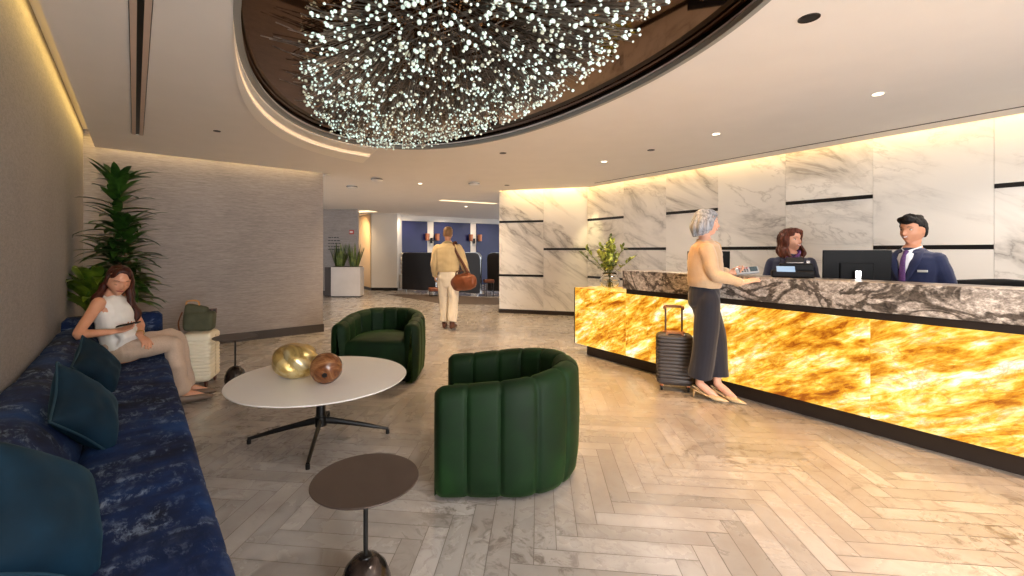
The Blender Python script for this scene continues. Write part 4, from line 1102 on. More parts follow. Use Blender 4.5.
def hand(b, w, d, n, thumb, curl=.35, s=1.0, spread=.10):
    """w wrist, d hand direction, n palm normal (palm faces n), thumb = side vector towards the thumb"""
    w = V(w); d = V(d).normalized(); n = V(n); n = (n-d*n.dot(d)).normalized(); sd = d.cross(n)
    if sd.dot(V(thumb)) < 0: sd = -sd
    b.tube([w-d*.03*s, w+d*.012*s, w+d*.05*s, w+d*.088*s], [(.025*s, .019*s), (.029*s, .018*s), (.039*s, .0165*s), (.040*s, .013*s)], side=sd, n=14)
    for k, (off, L) in enumerate(((.030, .073), (.0105, .080), (-.0095, .075), (-.029, .060))):
        p = w+d*(.088-.004*abs(k-1))*s+sd*off*s; a = 0; dd = (d+sd*(off/.03)*spread).normalized(); pts = [p-dd*.015*s]
        for f in (.46, .30, .24):
            a += curl*(1.0 if f > .4 else 1.1); v = (dd*math.cos(a)+n*math.sin(a)).normalized(); pts.append(p.copy()) if False else None
            p = p+v*L*s*f; pts.append(p.copy())
        b.tube(pts, [.0095*s, .0088*s, .0080*s, .0068*s], n=10, steps=2)
    p = w+d*.022*s+sd*.024*s; v1 = (d*.62+sd*.72+n*.25).normalized(); v2 = (d*.85+sd*.35+n*.35).normalized()
    b.tube([p, p+v1*.040*s, p+v1*.040*s+v2*.032*s, p+v1*.04*s+v2*.058*s], [.0135*s, .0115*s, .0098*s, .0078*s], n=10, steps=2)
EYEW = M('eye_white', (232, 228, 222), .2)
HAIRM = {'lash': M('lashes', (26, 18, 14), .7)}
def hairmat(name, c1, c2, rough=.42):
    m = NT_(name); f = m.noise(m.coord((55, 55, 4)), 1.6, 4, .6, .4)
    m.bump(f, .5, .006)
    return m.set(Base_Color=m.ramp(f, [(.32, lin(c1)), (.66, lin(c2))]), Roughness=rough, Specular_IOR_Level=.3)
def skinmat(name, rgb):
    m = NT_(name); f = m.noise(m.coord(), 14, 3); c = lin(rgb)
    lo = (c[0]*.93, c[1]*.9, c[2]*.88); hi = (min(1, c[0]*1.05), min(1, c[1]*1.05), min(1, c[2]*1.05))
    return m.set(Base_Color=m.ramp(f, [(.3, lo), (.7, hi)]), Roughness=.48, Subsurface_Weight=.12, Subsurface_Radius=(.012, .005, .003), Subsurface_Scale=.6)
def fabric(name, rgb, amt=.08, rough=.85, sheen=.15, sc=(60, 60, 60)):
    m = NT_(name); c = lin(rgb); f = m.noise(m.coord(sc), 2, 3)
    m.bump(f, .15, .002)
    return m.set(Base_Color=m.ramp(f, [(.3, tuple(v*(1-amt) for v in c[:3])), (.7, tuple(min(1, v*(1+amt)) for v in c[:3]))]), Roughness=rough, Sheen_Weight=sheen)

class Fig:
    """figure frame: f forward, l left, z up, origin on the ground"""
    def __init__(s, x, y, fwd, label, z=0):
        s.o = V((x, y, z)); s.f = V((fwd[0], fwd[1], 0)).normalized(); s.l = V((-s.f.y, s.f.x, 0)); s.t = empty('person', tuple(s.o), 0, label, 'person')
    def p(s, f, l, z): return s.f*f+s.l*l+V((0, 0, z))          # empties carry the world offset
    def w(s, x, y, z): return V((x, y, z))-s.o
def torso(b, pts, radii, side, k=1.0, n=24, cap='round'):
    b.tube(pts, [(r[0]*k, r[1]*k) for r in radii], side=side, n=n, steps=4, cap=cap)

def standing_person(F, H, head_dir, arms, legs, sex, skin, up=(0, 0, 1), hip_w=.165, chest_w=.165, sh_w=.19, lean=0):
    """H: dict of heights; arms: list of (shoulder, elbow, wrist, dir, palm, thumb, curl); legs: (hip, knee, ankle, toe)"""
    b = B(); L = F.l
    side = L
    zc, zw, zb, zs, zn, zh = H['crotch'], H['waist'], H['bust'], H['shoulder'], H['neck'], H['head']
    sp = H.get('spine', lambda z: V((0, 0, z)))
    torso(b, [sp(zc-.02), sp(zc+.09), sp(zw), sp(zb), sp(zs-.05), sp(zs+.015)], [(.12, .08), (hip_w, .105), (chest_w*.80, .085), (chest_w, .11), (sh_w*.85, .085), (.07, .06)], side)
    hd = head_frame(head_dir, up); hc = sp(zh) + V(H.get('hoff', (0, 0, 0)))
    b.tube([sp(zs-.02), sp(zs+.05), hc-hd@V((.018, 0, .075))], [(.060, .056), (.048, .049), (.047, .052)], side=side, n=16)
    add_head(b, hc, hd, 1.0, sex)
    for (s_, e, w_, d, pn, th, cu) in arms:
        b.tube([s_, s_+(e-s_)*.45, e, e+(w_-e)*.3, w_], [.050, .043, .036, .036, .024], n=14)
        hand(b, w_, d, pn, th, cu)
    for (h, k, a, toe) in legs:
        b.tube([h, h+(k-h)*.5, k, k+(a-k)*.35, a], [.085, .074, .052, .052, .034], n=14)
        b.tube([a, a+(toe-a)*.5+V((0, 0, -.0)), toe], [(.034, .036), (.036, .026), (.030, .014)], n=12)
    voxel(b, 'body', skin, F.t, .0052, 2)
    return hc, hd

# ---- the standing guest ---------------------------------------------------
def guest():
    F = Fig(2.0, 3.92, (.93, -.37), 'grey-haired person in tan sweater and navy cropped trousers standing at the reception counter')
    sk = skinmat('skin_fair', (222, 170, 142)); w = F.w
    hx, hy = 1.925, 3.97
    def sp(z):
        f = (z-.9)/.8; return V((1.955-.01*f, 3.975, z))-F.o + F.f*(.02*math.sin(f*PI) if z > .9 else .0)
    H = dict(crotch=.86, waist=1.09, bust=1.29, shoulder=1.425, neck=1.47, head=1.605, spine=sp, hoff=(.02, -.01, 0))
    # right arm (near), left arm (far)
    rs = sp(1.36)-F.l*.15; ls = sp(1.36)+F.l*.15
    re, rw = w(1.945, 3.76, 1.15), w(2.135, 3.69, 1.075)
    le, lw = w(2.04, 4.10, 1.17), w(2.185, 3.99, 1.15)
    arms = [(rs, re, rw, (.93, -.05, .26), (-.1, .25, -1), (-.1, 1, .2), .12), (ls, le, lw, (.8, -.55, .0), (-.25, -.4, 1), (.4, .9, .2), .55)]
    legs = [(w(1.945, 3.88, .88), w(1.93, 3.90, .50), w(1.905, 3.955, .135), w(2.02, 3.88, .032)), (w(2.0, 4.04, .88), w(2.06, 3.98, .50), w(2.065, 3.94, .135), w(2.165, 3.835, .032))]
    hc, hd = standing_person(F, H, (.90, -.30, -.05), arms, legs, 1, sk, hip_w=.165, chest_w=.155, sh_w=.175)
    face_parts(F.t, hc, hd, 1.0, sk, smile=1, brow=(150, 140, 132), fem=1)
    # bob
    b = B(); hair_cap(b, hc, hd, 1.0, 1.13, 0, lambda p: sm(p.z-(.062 if p.x > .04 else -.12+.18*sm(p.x, -.03, .05)), -.006, .01))
    P = lambda x, y, z: hc+hd@V((x, y, z))
    for sg in (-1, 1):
        for (x, yy, zt, r0) in ((.035, .078, -.055, .020), (.0, .088, -.085, .030), (-.04, .080, -.105, .034), (-.075, .05, -.115, .036)):
            b.tube([P(x*.7, sg*yy*.75, .07), P(x, sg*yy*1.02, .01), P(x-.012, sg*yy*1.08, -.05), P(x-.004, sg*yy, zt)], [(r0*.8, .016), (r0, .022), (r0*1.05, .024), (r0*.8, .014)], side=hd@V((1, 0, 0)), n=12)
    b.tube([P(-.09, 0, .05), P(-.11, 0, -.03), P(-.10, 0, -.105)], [(.05, .02), (.06, .028), (.045, .016)], side=hd@V((0, 1, 0)), n=12)
    b.tube([P(.045, .0, .098), P(.072, -.045, .068), P(.045, -.076, .015), P(.035, -.080, -.04)], [(.020, .010)]*2+[(.016, .010)]*2, n=10)
    voxel(b, 'hair', hairmat('silver_hair', (84, 88, 96), (178, 182, 190)), F.t, .005, 3, (.004, 30, 6))
    # sweater
    b = B()
    torso(b, [sp(1.02), sp(1.09), sp(1.2), sp(1.31), sp(1.385), sp(1.43), sp(1.46)], [(.178, .142), (.185, .150), (.182, .152), (.180, .148), (.16, .12), (.10, .08), (.062, .060)], F.l, cap='flat')
    for s_, e, w_ in ((rs, re, rw), (ls, le, lw)):
        b.tube([s_, s_+(e-s_)*.4, e, e+(w_-e)*.45, w_-(w_-e).normalized()*.015], [.068, .064, .056, .051, .038], n=16, cap='round')
    voxel(b, 'sweater', fabric('tan_knit', (192, 162, 128), .10, .95, .4, (90, 90, 90)), F.t, .0062, 3, (.010, 7, 9))
    b = B(); b.tube([sp(1.432)+F.f*.0+F.l*.06, sp(1.428)+F.f*.065, sp(1.432)-F.l*.06, sp(1.45)-F.f*.055, sp(1.432)+F.l*.06], [(.012, .016)]*5, n=10); b.tube([sp(1.43)+F.f*.06, sp(1.40)+F.f*.105+F.l*.02, sp(1.35)+F.f*.125+F.l*.03], [(.02, .010), (.03, .012), (.018, .008)], n=8); b.build('collar', fabric('tan_knit_collar', (198, 160, 114), .1, .95), F.t, True)
    b = B(); b.tube([rw-(rw-re).normalized()*.045, rw-(rw-re).normalized()*.008], [.041, .040], n=16, cap='flat'); b.tube([lw-(lw-le).normalized()*.045, lw-(lw-le).normalized()*.008], [.041, .040], n=16, cap='flat'); voxel(b, 'cuffs', fabric('tan_cuff', (194, 164, 130), .1, .95), F.t, .005, 1)
    # trousers, wide and cropped
    b = B(); torso(b, [sp(.80), sp(.87), sp(.95), sp(1.06)], [(.12, .10), (.172, .135), (.175, .135), (.155, .112)], F.l)
    for (h, k, a, toe), off in zip(legs, (0, 0)):
        b.tube([h+V((0, 0, .12)), h, (h+k)/2, k, k+(a-k)*.82], [(.07, .08), (.106, .112), (.108, .108), (.100, .098), (.104, .104)], side=F.f, n=20, cap='flat')
    voxel(b, 'trousers', fabric('navy_wool', (17, 18, 32), .12, .85, .25), F.t, .0062, 2, (.009, 6, 2.2))
    # slingback heels
    for (h, k, a, toe) in legs:
        d = (toe-a); d.z = 0; d.normalize(); sd = V((-d.y, d.x, 0)); g = V((a.x, a.y, 0))
        b = B(); b.tube([g+d*.02+V((0, 0, .052)), g+d*.075+V((0, 0, .032)), g+d*.135+V((0, 0, .017)), g+d*.225+V((0, 0, .010))], [(.022, .007), (.026, .007), (.040, .016), (.006, .007)], side=sd, n=12)
        b.tube([g+d*.085+V((0, 0, .034)), g+d*.14+V((0, 0, .026)), g+d*.20+V((0, 0, .016)), g+d*.235+V((0, 0, .010))], [(.034, .016), (.040, .024), (.026, .016), (.006, .006)], side=sd, n=12)
        b.tube([g-d*.045+V((0, 0, .070)), g+d*.02+V((0, 0, .054))], [(.026, .006), (.024, .006)], side=sd, n=10)
        o = b.build('shoe', M('beige_patent', (206, 176, 132), .25), F.t, True)
        b = B(); b.cyl(g-d*.05, g-d*.04+V((0, 0, .07)), .005, .014, 10); b.build('heel', M('beige_heel', (190, 150, 100), .3), o, True)
        b = B(); b.tube([g+d*.05+sd*.034+V((0, 0, .05)), g-d*.06+V((0, 0, .105)), g+d*.05-sd*.034+V((0, 0, .05))], [.004]*3, n=6); b.build('slingback_strap', M('beige_strap', (206, 176, 132), .25), o, True)
    # the device she holds
    t = empty('handheld_terminal', tuple(F.o+lw+V((.115, -.075, .012))), -.45, 'light grey handheld card terminal held by the standing guest', 'terminal'); t.rotation_euler = (.75, -.12, -.38)
    b = B(); b.box((.02, 0, .012), (.18, .075, .024), .007); b.build('body', M('light_grey_plastic', (176, 180, 184), .4), t)
    b = B(); b.box((.07, 0, .0255), (.06, .058, .003), .001); b.build('screen', M('lcd', (60, 76, 84), .15), t)
    for i in range(4):
        for j in range(3):
            b = B(); b.box((.02-i*.02, (j-1)*.02, .0255), (.013, .014, .005), .0015); b.build('key', M('key_grey', (70, 74, 80) if j < 2 else (170, 60, 50), .5), t)
guest()

# ---- the man walking away -------------------------------------------------
def walker():
    F = Fig(-.76, 7.42, (.10, 1), 'person in khaki jacket and white trousers walking away with a leather bag')
    sk = skinmat('skin_tan', (206, 150, 118)); w = F.w; p = F.p
    sp = lambda z: p(.02*(z-.9), 0, z)
    H = dict(crotch=.87, waist=1.10, bust=1.32, shoulder=1.475, neck=1.5, head=1.645, spine=sp, hoff=(0, 0, 0))
    rs = sp(1.40)-F.l*.185; ls = sp(1.40)+F.l*.185
    re, rw = p(-.05, -.285, 1.14), p(.02, -.34, .93)
    le, lw = p(.0, .245, 1.15), p(.10, .25, .93)
    arms = [(rs, re, rw, (.12, .05, -1), (-1, 0, -.1), (0, 1, 0), .5), (ls, le, lw, (0, .3, -1), (1, 0, 0), (0, 1, 0), .4)]
    legs = [(p(0, -.09, .90), p(-.02, -.10, .49), p(-.12, -.095, .12), p(.04, -.11, .03)), (p(0, .09, .90), p(.10, .085, .50), p(.10, .08, .09), p(.26, .10, .03))]
    hc, hd = standing_person(F, H, (.25, 1, -.12), arms, legs, 0, sk, hip_w=.16, chest_w=.17, sh_w=.215)
    face_parts(F.t, hc, hd, 1.0, sk, brow=(100, 76, 52))
    b = B(); hair_cap(b, hc, hd, 1.0, 1.10, 0, lambda q: sm(q.z-(.055 if q.x > .03 else -.055+.11*sm(q.x, -.03, .04)), -.008, .01))
    voxel(b, 'hair', hairmat('light_brown_hair', (84, 58, 38), (150, 112, 74)), F.t, .005, 2, (.005, 30, 12))
    b = B(); torso(b, [sp(.985), sp(1.04), sp(1.18), sp(1.32), sp(1.40), sp(1.45), sp(1.48), sp(1.51)], [(.185, .135), (.195, .145), (.20, .145), (.205, .145), (.20, .125), (.16, .105), (.10, .08), (.066, .064)], F.l, cap='flat')
    for s_, e, w_ in ((rs, re, rw), (ls, le, lw)):
        b.tube([s_, s_+(e-s_)*.4, e, e+(w_-e)*.5, w_], [.070, .074, .066, .058, .046], n=16)
    voxel(b, 'jacket', fabric('khaki_cotton', (196, 172, 128), .08, .9, .15), F.t, .007, 2, (.014, 6, 7))
    b = B(); b.tube([sp(1.50)-F.f*.05+F.l*.05, sp(1.515)-F.f*.068, sp(1.50)-F.f*.05-F.l*.05, sp(1.48)+F.f*.07, sp(1.50)-F.f*.05+F.l*.05], [(.014, .022)]*5, n=10); b.build('collar', fabric('khaki_collar', (188, 162, 116)), F.t, True)
    b = B(); torso(b, [sp(.80), sp(.88), sp(.94), sp(1.04)], [(.13, .10), (.175, .13), (.175, .13), (.16, .12)], F.l)
    for (h, k, a, toe) in legs:
        b.tube([h+V((0, 0, .04)), (h+k)/2, k, k+(a-k)*.93], [.105, .102, .088, .076], n=18, cap='flat')
    voxel(b, 'trousers', fabric('off_white_cotton', (226, 212, 190), .06, .9), F.t, .0065, 2, (.012, 7, 5))
    for (h, k, a, toe) in legs:
        d = (toe-a); d.z = 0; d.normalize(); sd = V((-d.y, d.x, 0)); zz = a.z-.09; g = V((a.x, a.y, max(0, zz)))
        b = B(); b.tube([g-d*.045+V((0, 0, .05)), g+d*.05+V((0, 0, .045)), g+d*.14+V((0, 0, .034)), g+d*.21+V((0, 0, .026))], [(.036, .046), (.042, .042), (.048, .032), (.036, .022)], side=sd, n=14)
        b.tube([g+V((0, 0, .06)), g+V((0, 0, .14))], [.046, .048], n=14); voxel(b, 'shoe', MAT['leather_dark'], F.t, .006, 2)
    # shoulder bag: a thing of its own
    t = empty('shoulder_bag', tuple(F.o+p(-.10, -.27, .82)), math.atan2(F.f.y, F.f.x), 'brown leather holdall hanging at the hip of the walking man', 'bag')
    b = B(); b.tube([(-.19, .0, 0), (-.1, 0, .0), (.1, 0, 0), (.19, 0, 0)], [(.12, .085), (.145, .11), (.145, .11), (.12, .085)], side=(0, 0, 1), n=20)
    voxel(b, 'body', MAT['leather'], t, .008, 3, (.012, 8, 8))
    t.rotation_euler = (0, .12, math.atan2(F.f.y, F.f.x)+PI/2*.75)
    q = t.rotation_euler.to_matrix().inverted(); O = V(t.location)
    sh = F.o+sp(1.50)-F.l*.13
    b = B(); b.tube([(-.16, 0, .1), q@(sh-F.f*.10-V((0, 0, .1))-O), q@(sh+V((0, 0, .012))-O), q@(sh+F.f*.10-V((0, 0, .15))-O), (.16, .0, .1)], [(.022, .004)]*5, side=q@(-F.l), n=8, steps=6); b.build('strap', MAT['leather_dark'], t, True)
    for y in (-.05, .05):
        b = B(); b.tube([(-.09, y, .12), (-.06, y, .19), (.06, y, .19), (.09, y, .12)], [.008]*4, n=8); b.build('handle', MAT['leather_dark'], t, True)
walker()

# ---- receptionists ---------------------------------------------------------
def suit_person(x, y, fwd, head_dir, label, man, top, up=(0, 0, 1)):
    F = Fig(x, y, fwd, label); sk = skinmat('skin_staff', (214, 152, 118) if man else (218, 158, 128)); p = F.p
    s = top/1.76
    sp = lambda z: p(.0, 0, z*s)
    H = dict(crotch=.86, waist=1.09, bust=1.31, shoulder=1.455, neck=1.5, head=1.640, spine=sp, hoff=(0, 0, 0))
    sw = .174 if man else .17
    rs = sp(1.375)-F.l*sw*.93; ls = sp(1.375)+F.l*sw*.93
    re, rw = p(-.03, -sw-.035, 1.10*s), p(.18, -sw+.03, 1.0*s)
    le, lw = p(-.03, sw+.035, 1.10*s), p(.18, sw-.03, 1.0*s)
    arms = [(rs, re, rw, p(1, .2, -.1), (0, 0, -1), F.l, .25), (ls, le, lw, p(1, -.2, -.1), (0, 0, -1), -F.l, .25)]
    legs = [(p(0, -.09, .88*s), p(.0, -.09, .48*s), p(-.02, -.09, .09), p(.13, -.10, .03)), (p(0, .09, .88*s), p(.0, .09, .48*s), p(-.02, .09, .09), p(.13, .10, .03))]
    hc, hd = standing_person(F, H, head_dir, arms, legs, 0 if man else 1, sk, up, hip_w=.155, chest_w=.17 if man else .15, sh_w=.21 if man else .175)
    face_parts(F.t, hc, hd, 1.0, sk, smile=1, brow=(30, 22, 18) if man else (74, 44, 30), fem=0 if man else 1, lip=(176, 100, 88) if man else (178, 52, 56))
    k = 1.0 if man else .90
    b = B(); torso(b, [sp(.84), sp(.95), sp(1.12), sp(1.30), sp(1.38), sp(1.425), sp(1.455), sp(1.48)], [(.185*k, .135), (.18*k, .13), (.172*k, .128), (.20*k, .142), (.205*k, .125), (.165*k, .10), (.10*k, .078), (.068, .062)], F.l, cap='flat')
    for s_, e, w_ in ((rs, re, rw), (ls, le, lw)):
        b.tube([s_, s_+(e-s_)*.35, e, e+(w_-e)*.5, w_], [.066*k, .068*k, .062*k, .056*k, .042], n=16)
    voxel(b, 'jacket', fabric('navy_suiting', (20, 31, 70) if man else (30, 34, 60), .12, .8, .25), F.t, .0065, 2, (.008, 7, 7))
    b = B(); torso(b, [sp(.84), sp(.93), sp(1.0)], [(.16, .12), (.165, .12), (.15, .11)], F.l, cap='flat')
    for (h, kk, a, toe) in legs: b.tube([h+V((0, 0, .03)), (h+kk)/2, kk, a+V((0, 0, -.01))], [.098, .09, .074, .066], n=16, cap='flat')
    voxel(b, 'trousers', fabric('dark_suiting', (30, 34, 56), .1, .85), F.t, .008, 2)
    for (h, kk, a, toe) in legs:
        g = V((a.x, a.y, 0)); d = F.f
        b = B(); b.tube([g-d*.04+V((0, 0, .05)), g+d*.05+V((0, 0, .045)), g+d*.20+V((0, 0, .028))], [(.036, .045), (.042, .04), (.036, .022)], side=F.l, n=12); b.build('shoe', MAT['blackp'], F.t, True)
    return F, hc, hd, sp, sk
def front(F, sp, dz, l, s):   # a point on the chest
    return None
def male():
    F, hc, hd, sp, sk = suit_person(3.62, 3.70, (-.93, -.37), (-.985, -.22, -.02), 'dark-haired person in navy suit and purple tie standing behind the counter', True, 1.635)
    b = B(); hair_cap(b, hc, hd, 1.0, 1.13, 0, lambda q: sm(q.z-((.052+.022*ga(abs(q.y)-.038, .016)) if q.x > .035 else -.055+(.107 if abs(q.y) < .06 else .085)*sm(q.x, -.045, .0)), -.008, .008))
    P = lambda x, y, z: hc+hd@V((x, y, z))
    b.tube([P(.070, .045, .088), P(.085, .01, .104), P(.075, -.045, .092)], [(.026, .02), (.03, .024), (.026, .018)], n=10)
    b.tube([P(-.06, 0, .115), P(.03, 0, .128)], [(.05, .018), (.055, .02)], side=hd@V((0, 1, 0)), n=12)
    voxel(b, 'hair', hairmat('black_hair', (8, 6, 6), (30, 24, 22), .6), F.t, .005, 2, (.007, 34, 20))
    f = F.f; l = F.l
    # shirt front, collar, tie, lapels, badge
    def ch(z, ll, out): return sp(z)+f*(out)+l*ll
    b = B(); rows = []
    for z, hw, o in ((1.17, .004, .150), (1.24, .022, .1515), (1.32, .044, .150), (1.38, .052, .138), (1.43, .050, .108), (1.462, .046, .078)):
        rows.append([ch(z, -hw, o-.012), ch(z, -hw*.5, o-.001), ch(z, 0, o+.002), ch(z, hw*.5, o-.001), ch(z, hw, o-.012)])
    for r_ in list(rows): pass
    vs = b.grid(rows)
    ex = bmesh.ops.extrude_face_region(b.bm, geom=list(b.bm.faces)); bmesh.ops.translate(b.bm, vec=-f*.03, verts=[g for g in ex['geom'] if isinstance(g, bmesh.types.BMVert)])
    b.build('shirt', M('white_shirt', (232, 232, 236), .7), F.t, True)
    b = B()
    b.tube([ch(1.485, 0, -.058), ch(1.482, .055, -.02), ch(1.462, .054, .045), ch(1.435, .012, .098)], [(.022, .004)]*4, side=(0, 0, 1), n=8)
    b.tube([ch(1.485, 0, -.058), ch(1.482, -.055, -.02), ch(1.462, -.054, .045), ch(1.435, -.012, .098)], [(.022, .004)]*4, side=(0, 0, 1), n=8)
    b.build('collar', M('white_collar', (236, 236, 240), .7), F.t, True)
    b = B(); b.tube([ch(1.448, 0, .100), ch(1.425, 0, .120)], [(.020, .012), (.014, .010)], side=l, n=10); b.tube([ch(1.425, 0, .122), ch(1.36, 0, .149), ch(1.26, 0, .160), ch(1.17, 0, .158)], [(.013, .005), (.019, .005), (.023, .005), (.025, .005)], side=l, n=10)
    b.build('tie', M('purple_tie', (98, 62, 118), .5, noise_amt=.3, nscale=80), F.t, True)
    for sg in (-1, 1):
        b = B(); b.tube([ch(1.475, sg*.066, .0), ch(1.44, sg*.074, .07), ch(1.36, sg*.074, .132), ch(1.26, sg*.046, .151), ch(1.16, sg*.01, .156)], [(.016, .006), (.030, .007), (.034, .007), (.024, .006), (.008, .005)], side=l, n=10)
        b.build('lapel', fabric('navy_lapel', (24, 34, 74), .1, .75), F.t, True)
    b = B(); m = F.t; q = b.box(ch(1.275, .125, .139), (.012, .062, .018), .002, rz=math.atan2(f.y, f.x)+.35); b.build('name_badge', M('silver_badge', (214, 212, 206), .3, .4), F.t)
male()
def female():
    F, hc, hd, sp, sk = suit_person(3.09, 4.45, (-.50, -.86), (.28, -.96, .0), 'auburn-haired smiling person in navy blazer and purple scarf behind the counter', False, 1.57, up=(-.10, 0, 1))
    P = lambda x, y, z: hc+hd@V((x, y, z))
    b = B(); hair_cap(b, hc, hd, 1.0, 1.10, 0, lambda q: sm(q.z-(.070-.03*sm(abs(q.y), .02, .05) if q.x > .03 else -.09+.16*sm(q.x, -.03, .03)), -.008, .01))
    for sg, out in ((-1, 1.0), (1, 1.0)):
        for k, (x, yy) in enumerate(((.035, .062), (.01, .072), (-.03, .074), (-.065, .05))):
            b.tube([P(x*.5, sg*yy*.7, .085), P(x*.9, sg*(yy+.012), .02), P(x-.01, sg*(yy+.018), -.05), P(x+.0, sg*(yy+.042), -.10), P(x+.015, sg*(yy+.045), -.15), P(x+.02, sg*(yy+.02), -.185)], [(.014, .010), (.018, .013), (.020, .016), (.026, .022), (.026, .022), (.012, .010)], side=hd@V((1, 0, 0)), n=10)
    b.tube([P(-.09, 0, .05), P(-.105, 0, -.05), P(-.10, 0, -.16)], [(.06, .025), (.07, .03), (.06, .025)], side=hd@V((0, 1, 0)), n=12)
    b.tube([P(.05, -.03, .108), P(.085, .03, .085), P(.062, .072, .03), P(.045, .082, -.03)], [(.018, .010)]*2+[(.014, .010)]*2, n=10)
    voxel(b, 'hair', hairmat('auburn_hair', (34, 14, 10), (104, 48, 28)), F.t, .0052, 2, (.012, 20, 12))
    f = F.f; l = F.l
    b = B(); 
    for sg in (-1, 1):
        b.tube([sp(1.50)-f*.06, sp(1.49)+l*sg*.07, sp(1.45)+f*.07+l*sg*.05, sp(1.40)+f*.12+l*sg*.02], [(.032, .016)]*3+[(.034, .018)], n=10)
    b.ball(sp(1.41)+f*.135, .036, 12); b.tube([sp(1.40)+f*.135, sp(1.33)+f*.155+l*.025, sp(1.27)+f*.15+l*.03], [(.03, .014), (.045, .016), (.03, .01)], n=10)
    voxel(b, 'scarf', M('purple_scarf', (96, 48, 120), .5, noise_amt=.55, nscale=26), F.t, .005, 2, (.008, 18, 18))
    for sg in (-1, 1):
        b = B(); b.tube([sp(1.455)+l*sg*.07+f*.03, sp(1.38)+l*sg*.075+f*.128, sp(1.27)+l*sg*.05+f*.152, sp(1.16)+l*sg*.012+f*.15], [(.014, .006), (.026, .007), (.022, .006), (.008, .005)], side=l, n=10); b.build('lapel', fabric('navy_lapel_f', (26, 28, 52), .1, .75), F.t, True)
    b = B(); b.box(sp(1.29)+l*.115+f*.118, (.05, .012, .016), .002, rz=math.atan2(f.x, -f.y)*-1+.5); b.build('name_badge', M('silver_badge_f', (220, 220, 214), .3, .4), F.t)
female()

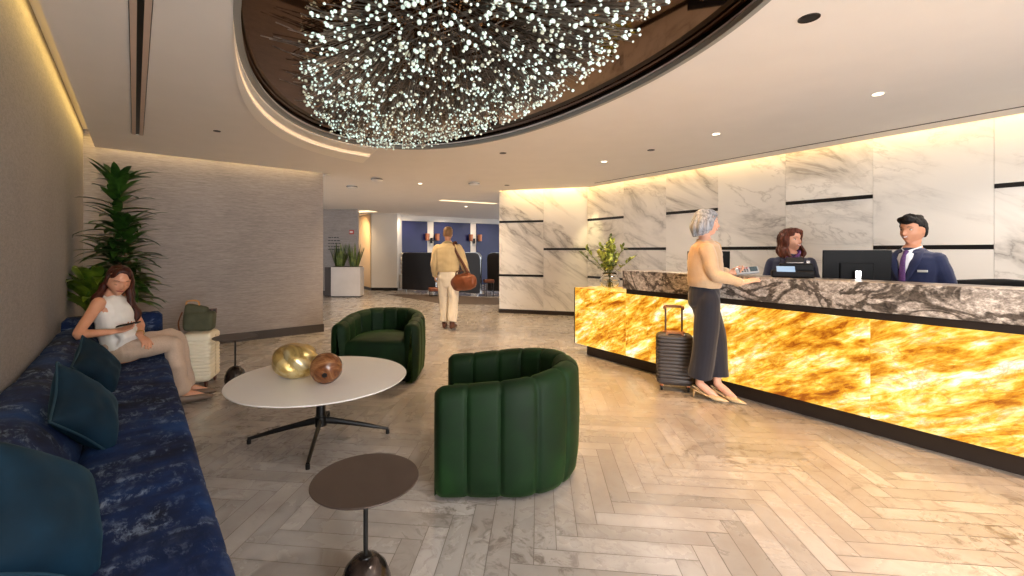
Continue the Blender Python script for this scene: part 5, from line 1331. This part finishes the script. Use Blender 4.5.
# ---- the seated woman -------------------------------------------------------
def seated():
    F = Fig(-3.03, 3.55, (.86, .12), 'seated person in white sleeveless top and beige trousers looking at a phone')
    sk = skinmat('skin_warm', (214, 154, 122)); w = F.w
    b = B()
    pel = w(-3.035, 3.55, .56); wst = w(-3.06, 3.53, .70); bst = w(-3.07, 3.50, .86); shl = w(-3.07, 3.475, .965); nck = w(-3.055, 3.47, 1.01)
    sd = V((-.10, 1, 0)).normalized()
    torso(b, [pel+V((0, 0, -.08)), pel, wst, bst, shl-V((0, 0, .03)), shl+V((0, 0, .02))], [(.14, .09), (.165, .115), (.115, .085), (.140, .105), (.135, .075), (.06, .055)], sd)
    hd = head_frame((.80, -.58, -.30), (.25, -.05, 1)); hc = w(-3.005, 3.462, 1.105)
    b.tube([shl, nck+V((0, 0, .015)), hc-hd@V((.02, 0, .072))], [(.055, .052), (.045, .045), (.045, .05)], side=sd, n=16)
    add_head(b, hc, hd, .97, 1)
    for sg in (-1, 1): b.ball(hc+hd@V((.072, sg*.030, .006)), 1, 12, hd, (.0125, .0155, .0115))
    rs = w(-3.06, 3.345, .945); re = w(-3.045, 3.16, .735); rw = w(-2.93, 3.33, .725)
    ls = w(-3.09, 3.62, .945); le = w(-2.965, 3.62, .735); lw = w(-2.865, 3.50, .66)
    for (s_, e, w_) in ((rs, re, rw), (ls, le, lw)):
        b.tube([s_, s_+(e-s_)*.45, e, e+(w_-e)*.3, w_], [.046, .038, .032, .032, .021], n=14)
    hand(b, rw, (.45, .85, .12), (.2, -.25, 1), (.9, -.3, .3), .45, .92)
    hand(b, lw, (.6, -.25, -.35), (-.2, -.1, -1), (0, .5, -.2), .3, .92)
    legs = [(w(-3.02, 3.46, .545), w(-2.755, 3.70, .555), w(-2.735, 3.80, .10), w(-2.62, 3.90, .035)), (w(-3.04, 3.63, .545), w(-2.87, 3.90, .56), w(-2.815, 3.97, .10), w(-2.69, 4.05, .035))]
    for (h, k, a, toe) in legs:
        b.tube([h, (h+k)/2, k, k+(a-k)*.35, a], [.085, .078, .055, .05, .032], n=14); b.tube([a, (a+toe)/2, toe], [(.032, .034), (.034, .024), (.028, .013)], n=12)
    voxel(b, 'body', sk, F.t, .005, 2)
    face_parts(F.t, hc, hd, .97, sk, smile=0, brow=(60, 34, 26), closed=True, fem=1, lip=(176, 80, 72))
    P = lambda x, y, z: hc+hd@(V((x, y, z))*.97)
    b = B(); hair_cap(b, hc, hd, .97, 1.11, 0, lambda q: sm(q.z-(.094-.06*sm(abs(q.y), .015, .07) if q.x > .03 else -.09+.165*sm(q.x, -.04, .02)), -.008, .01))
    def D(x, y, z): return w(x, y, z)
    # near side lock behind the shoulder, far side lock over the chest
    b.tube([P(.0, -.05, .075), P(.01, -.080, .03), P(-.02, -.09, -.05), D(-3.09, 3.36, .98), D(-3.12, 3.37, .90)], [(.014, .010), (.018, .014), (.024, .020), (.030, .026), (.02, .016)], n=12)
    b.tube([P(-.05, -.03, .06), P(-.10, -.04, .02), P(-.11, -.03, -.07), D(-3.15, 3.42, .95), D(-3.16, 3.43, .86)], [(.04, .02), (.05, .025), (.05, .028), (.05, .03), (.03, .02)], n=12)
    b.tube([P(-.04, .03, .06), P(-.09, .06, .02), P(-.08, .07, -.07), D(-3.12, 3.56, .96)], [(.05, .03), (.05, .03), (.05, .03), (.03, .02)], n=12)
    b.tube([P(.0, .045, .075), P(.0, .078, .03), P(-.01, .086, -.05), P(.0, .095, -.12), D(-2.975, 3.55, .91), D(-2.95, 3.57, .83), D(-2.935, 3.545, .77)], [(.014, .010), (.018, .014), (.022, .020), (.030, .026), (.036, .03), (.032, .028), (.014, .012)], n=12)
    b.tube([P(.0, .07, .06), P(-.03, .10, -.03), P(-.03, .12, -.12), D(-3.02, 3.60, .93), D(-2.99, 3.60, .82)], [(.02, .014), (.024, .02), (.032, .026), (.034, .028), (.016, .012)], n=12)
    voxel(b, 'hair', hairmat('dark_auburn_hair', (24, 9, 7), (84, 36, 24)), F.t, .0052, 2, (.012, 16, 8))
    # sleeveless top
    b = B(); torso(b, [pel+V((0, 0, .015)), wst, bst, shl-V((0, 0, .02)), shl+V((0, 0, .028))], [(.178, .13), (.150, .122), (.156, .122), (.128, .088), (.060, .060)], sd, cap='flat')
    b.tube([pel+V((.05, -.02, .03)), pel+V((.09, -.03, .10)), wst+V((.05, -.02, .03))], [(.13, .06), (.13, .06), (.11, .06)], side=sd, n=14)
    voxel(b, 'top', M('white_satin_top_cloth', (234, 228, 220), .38, noise_amt=.03, nscale=10), F.t, .006, 2, (.016, 9, 9))
    # trousers
    b = B(); b.tube([pel+V((0, 0, -.07)), pel, pel+V((0, 0, .09))], [(.18, .12), (.185, .135), (.15, .115)], side=sd, n=20, cap='flat')
    for (h, k, a, toe) in legs:
        b.tube([h+V((-.02, -.02, .01)), (h+k)/2+V((0, 0, .0)), k+V((0, 0, .0)), k+(a-k)*.3, k+(a-k)*.9], [(.100, .094), (.090, .086), (.070, .070), (.068, .070), (.074, .066)], n=20, cap='round')
    b.tube([pel+V((.08, -.08, -.02)), pel+V((.16, .03, .0))], [.09, .085], n=16)
    voxel(b, 'trousers', fabric('beige_linen', (198, 172, 150), .07, .85), F.t, .0065, 3, (.016, 7, 7))
    for (h, k, a, toe) in legs:
        d = (toe-a); d.z = 0; d.normalize(); s_ = V((-d.y, d.x, 0)); g = V((a.x, a.y, 0))
        b = B(); b.tube([g-d*.04+V((0, 0, .045)), g+d*.03+V((0, 0, .04)), g+d*.10+V((0, 0, .036)), g+d*.17+V((0, 0, .030)), g+d*.215+V((0, 0, .02))], [(.034, .044), (.038, .038), (.046, .034), (.042, .026), (.02, .014)], side=s_, n=14); b.build('shoe', M('taupe_shoe', (120, 100, 84), .5), F.t, True)
    b = B(); c = lw+(le-lw).normalized()*.035; ax = (le-lw).normalized(); a1 = ax.orthogonal().normalized(); a2 = ax.cross(a1)
    b.tube([c+a1*.028*math.cos(q)+a2*.028*math.sin(q) for q in [2*PI*i/12 for i in range(13)]], [.004], n=6, steps=1, cap='flat'); b.build('bracelet', M('gold_bracelet', (200, 160, 90), .3, 1), F.t, True)
    hv = V((.45, .85, .12)).normalized()
    t = empty('smartphone', tuple(F.o+rw+hv*.085+V((.012, -.0, .034))), .9, 'dark smartphone held in the hand of the seated woman', 'phone'); t.rotation_euler = (-.25, -.1, 1.0)
    b = B(); b.box((0, 0, 0), (.145, .07, .009), .004); b.build('case', MAT['blackp'], t)
    b = B(); b.box((0, 0, .0048), (.135, .062, .001)); b.build('screen', M('phone_glass', (24, 28, 36), .08), t)
seated()
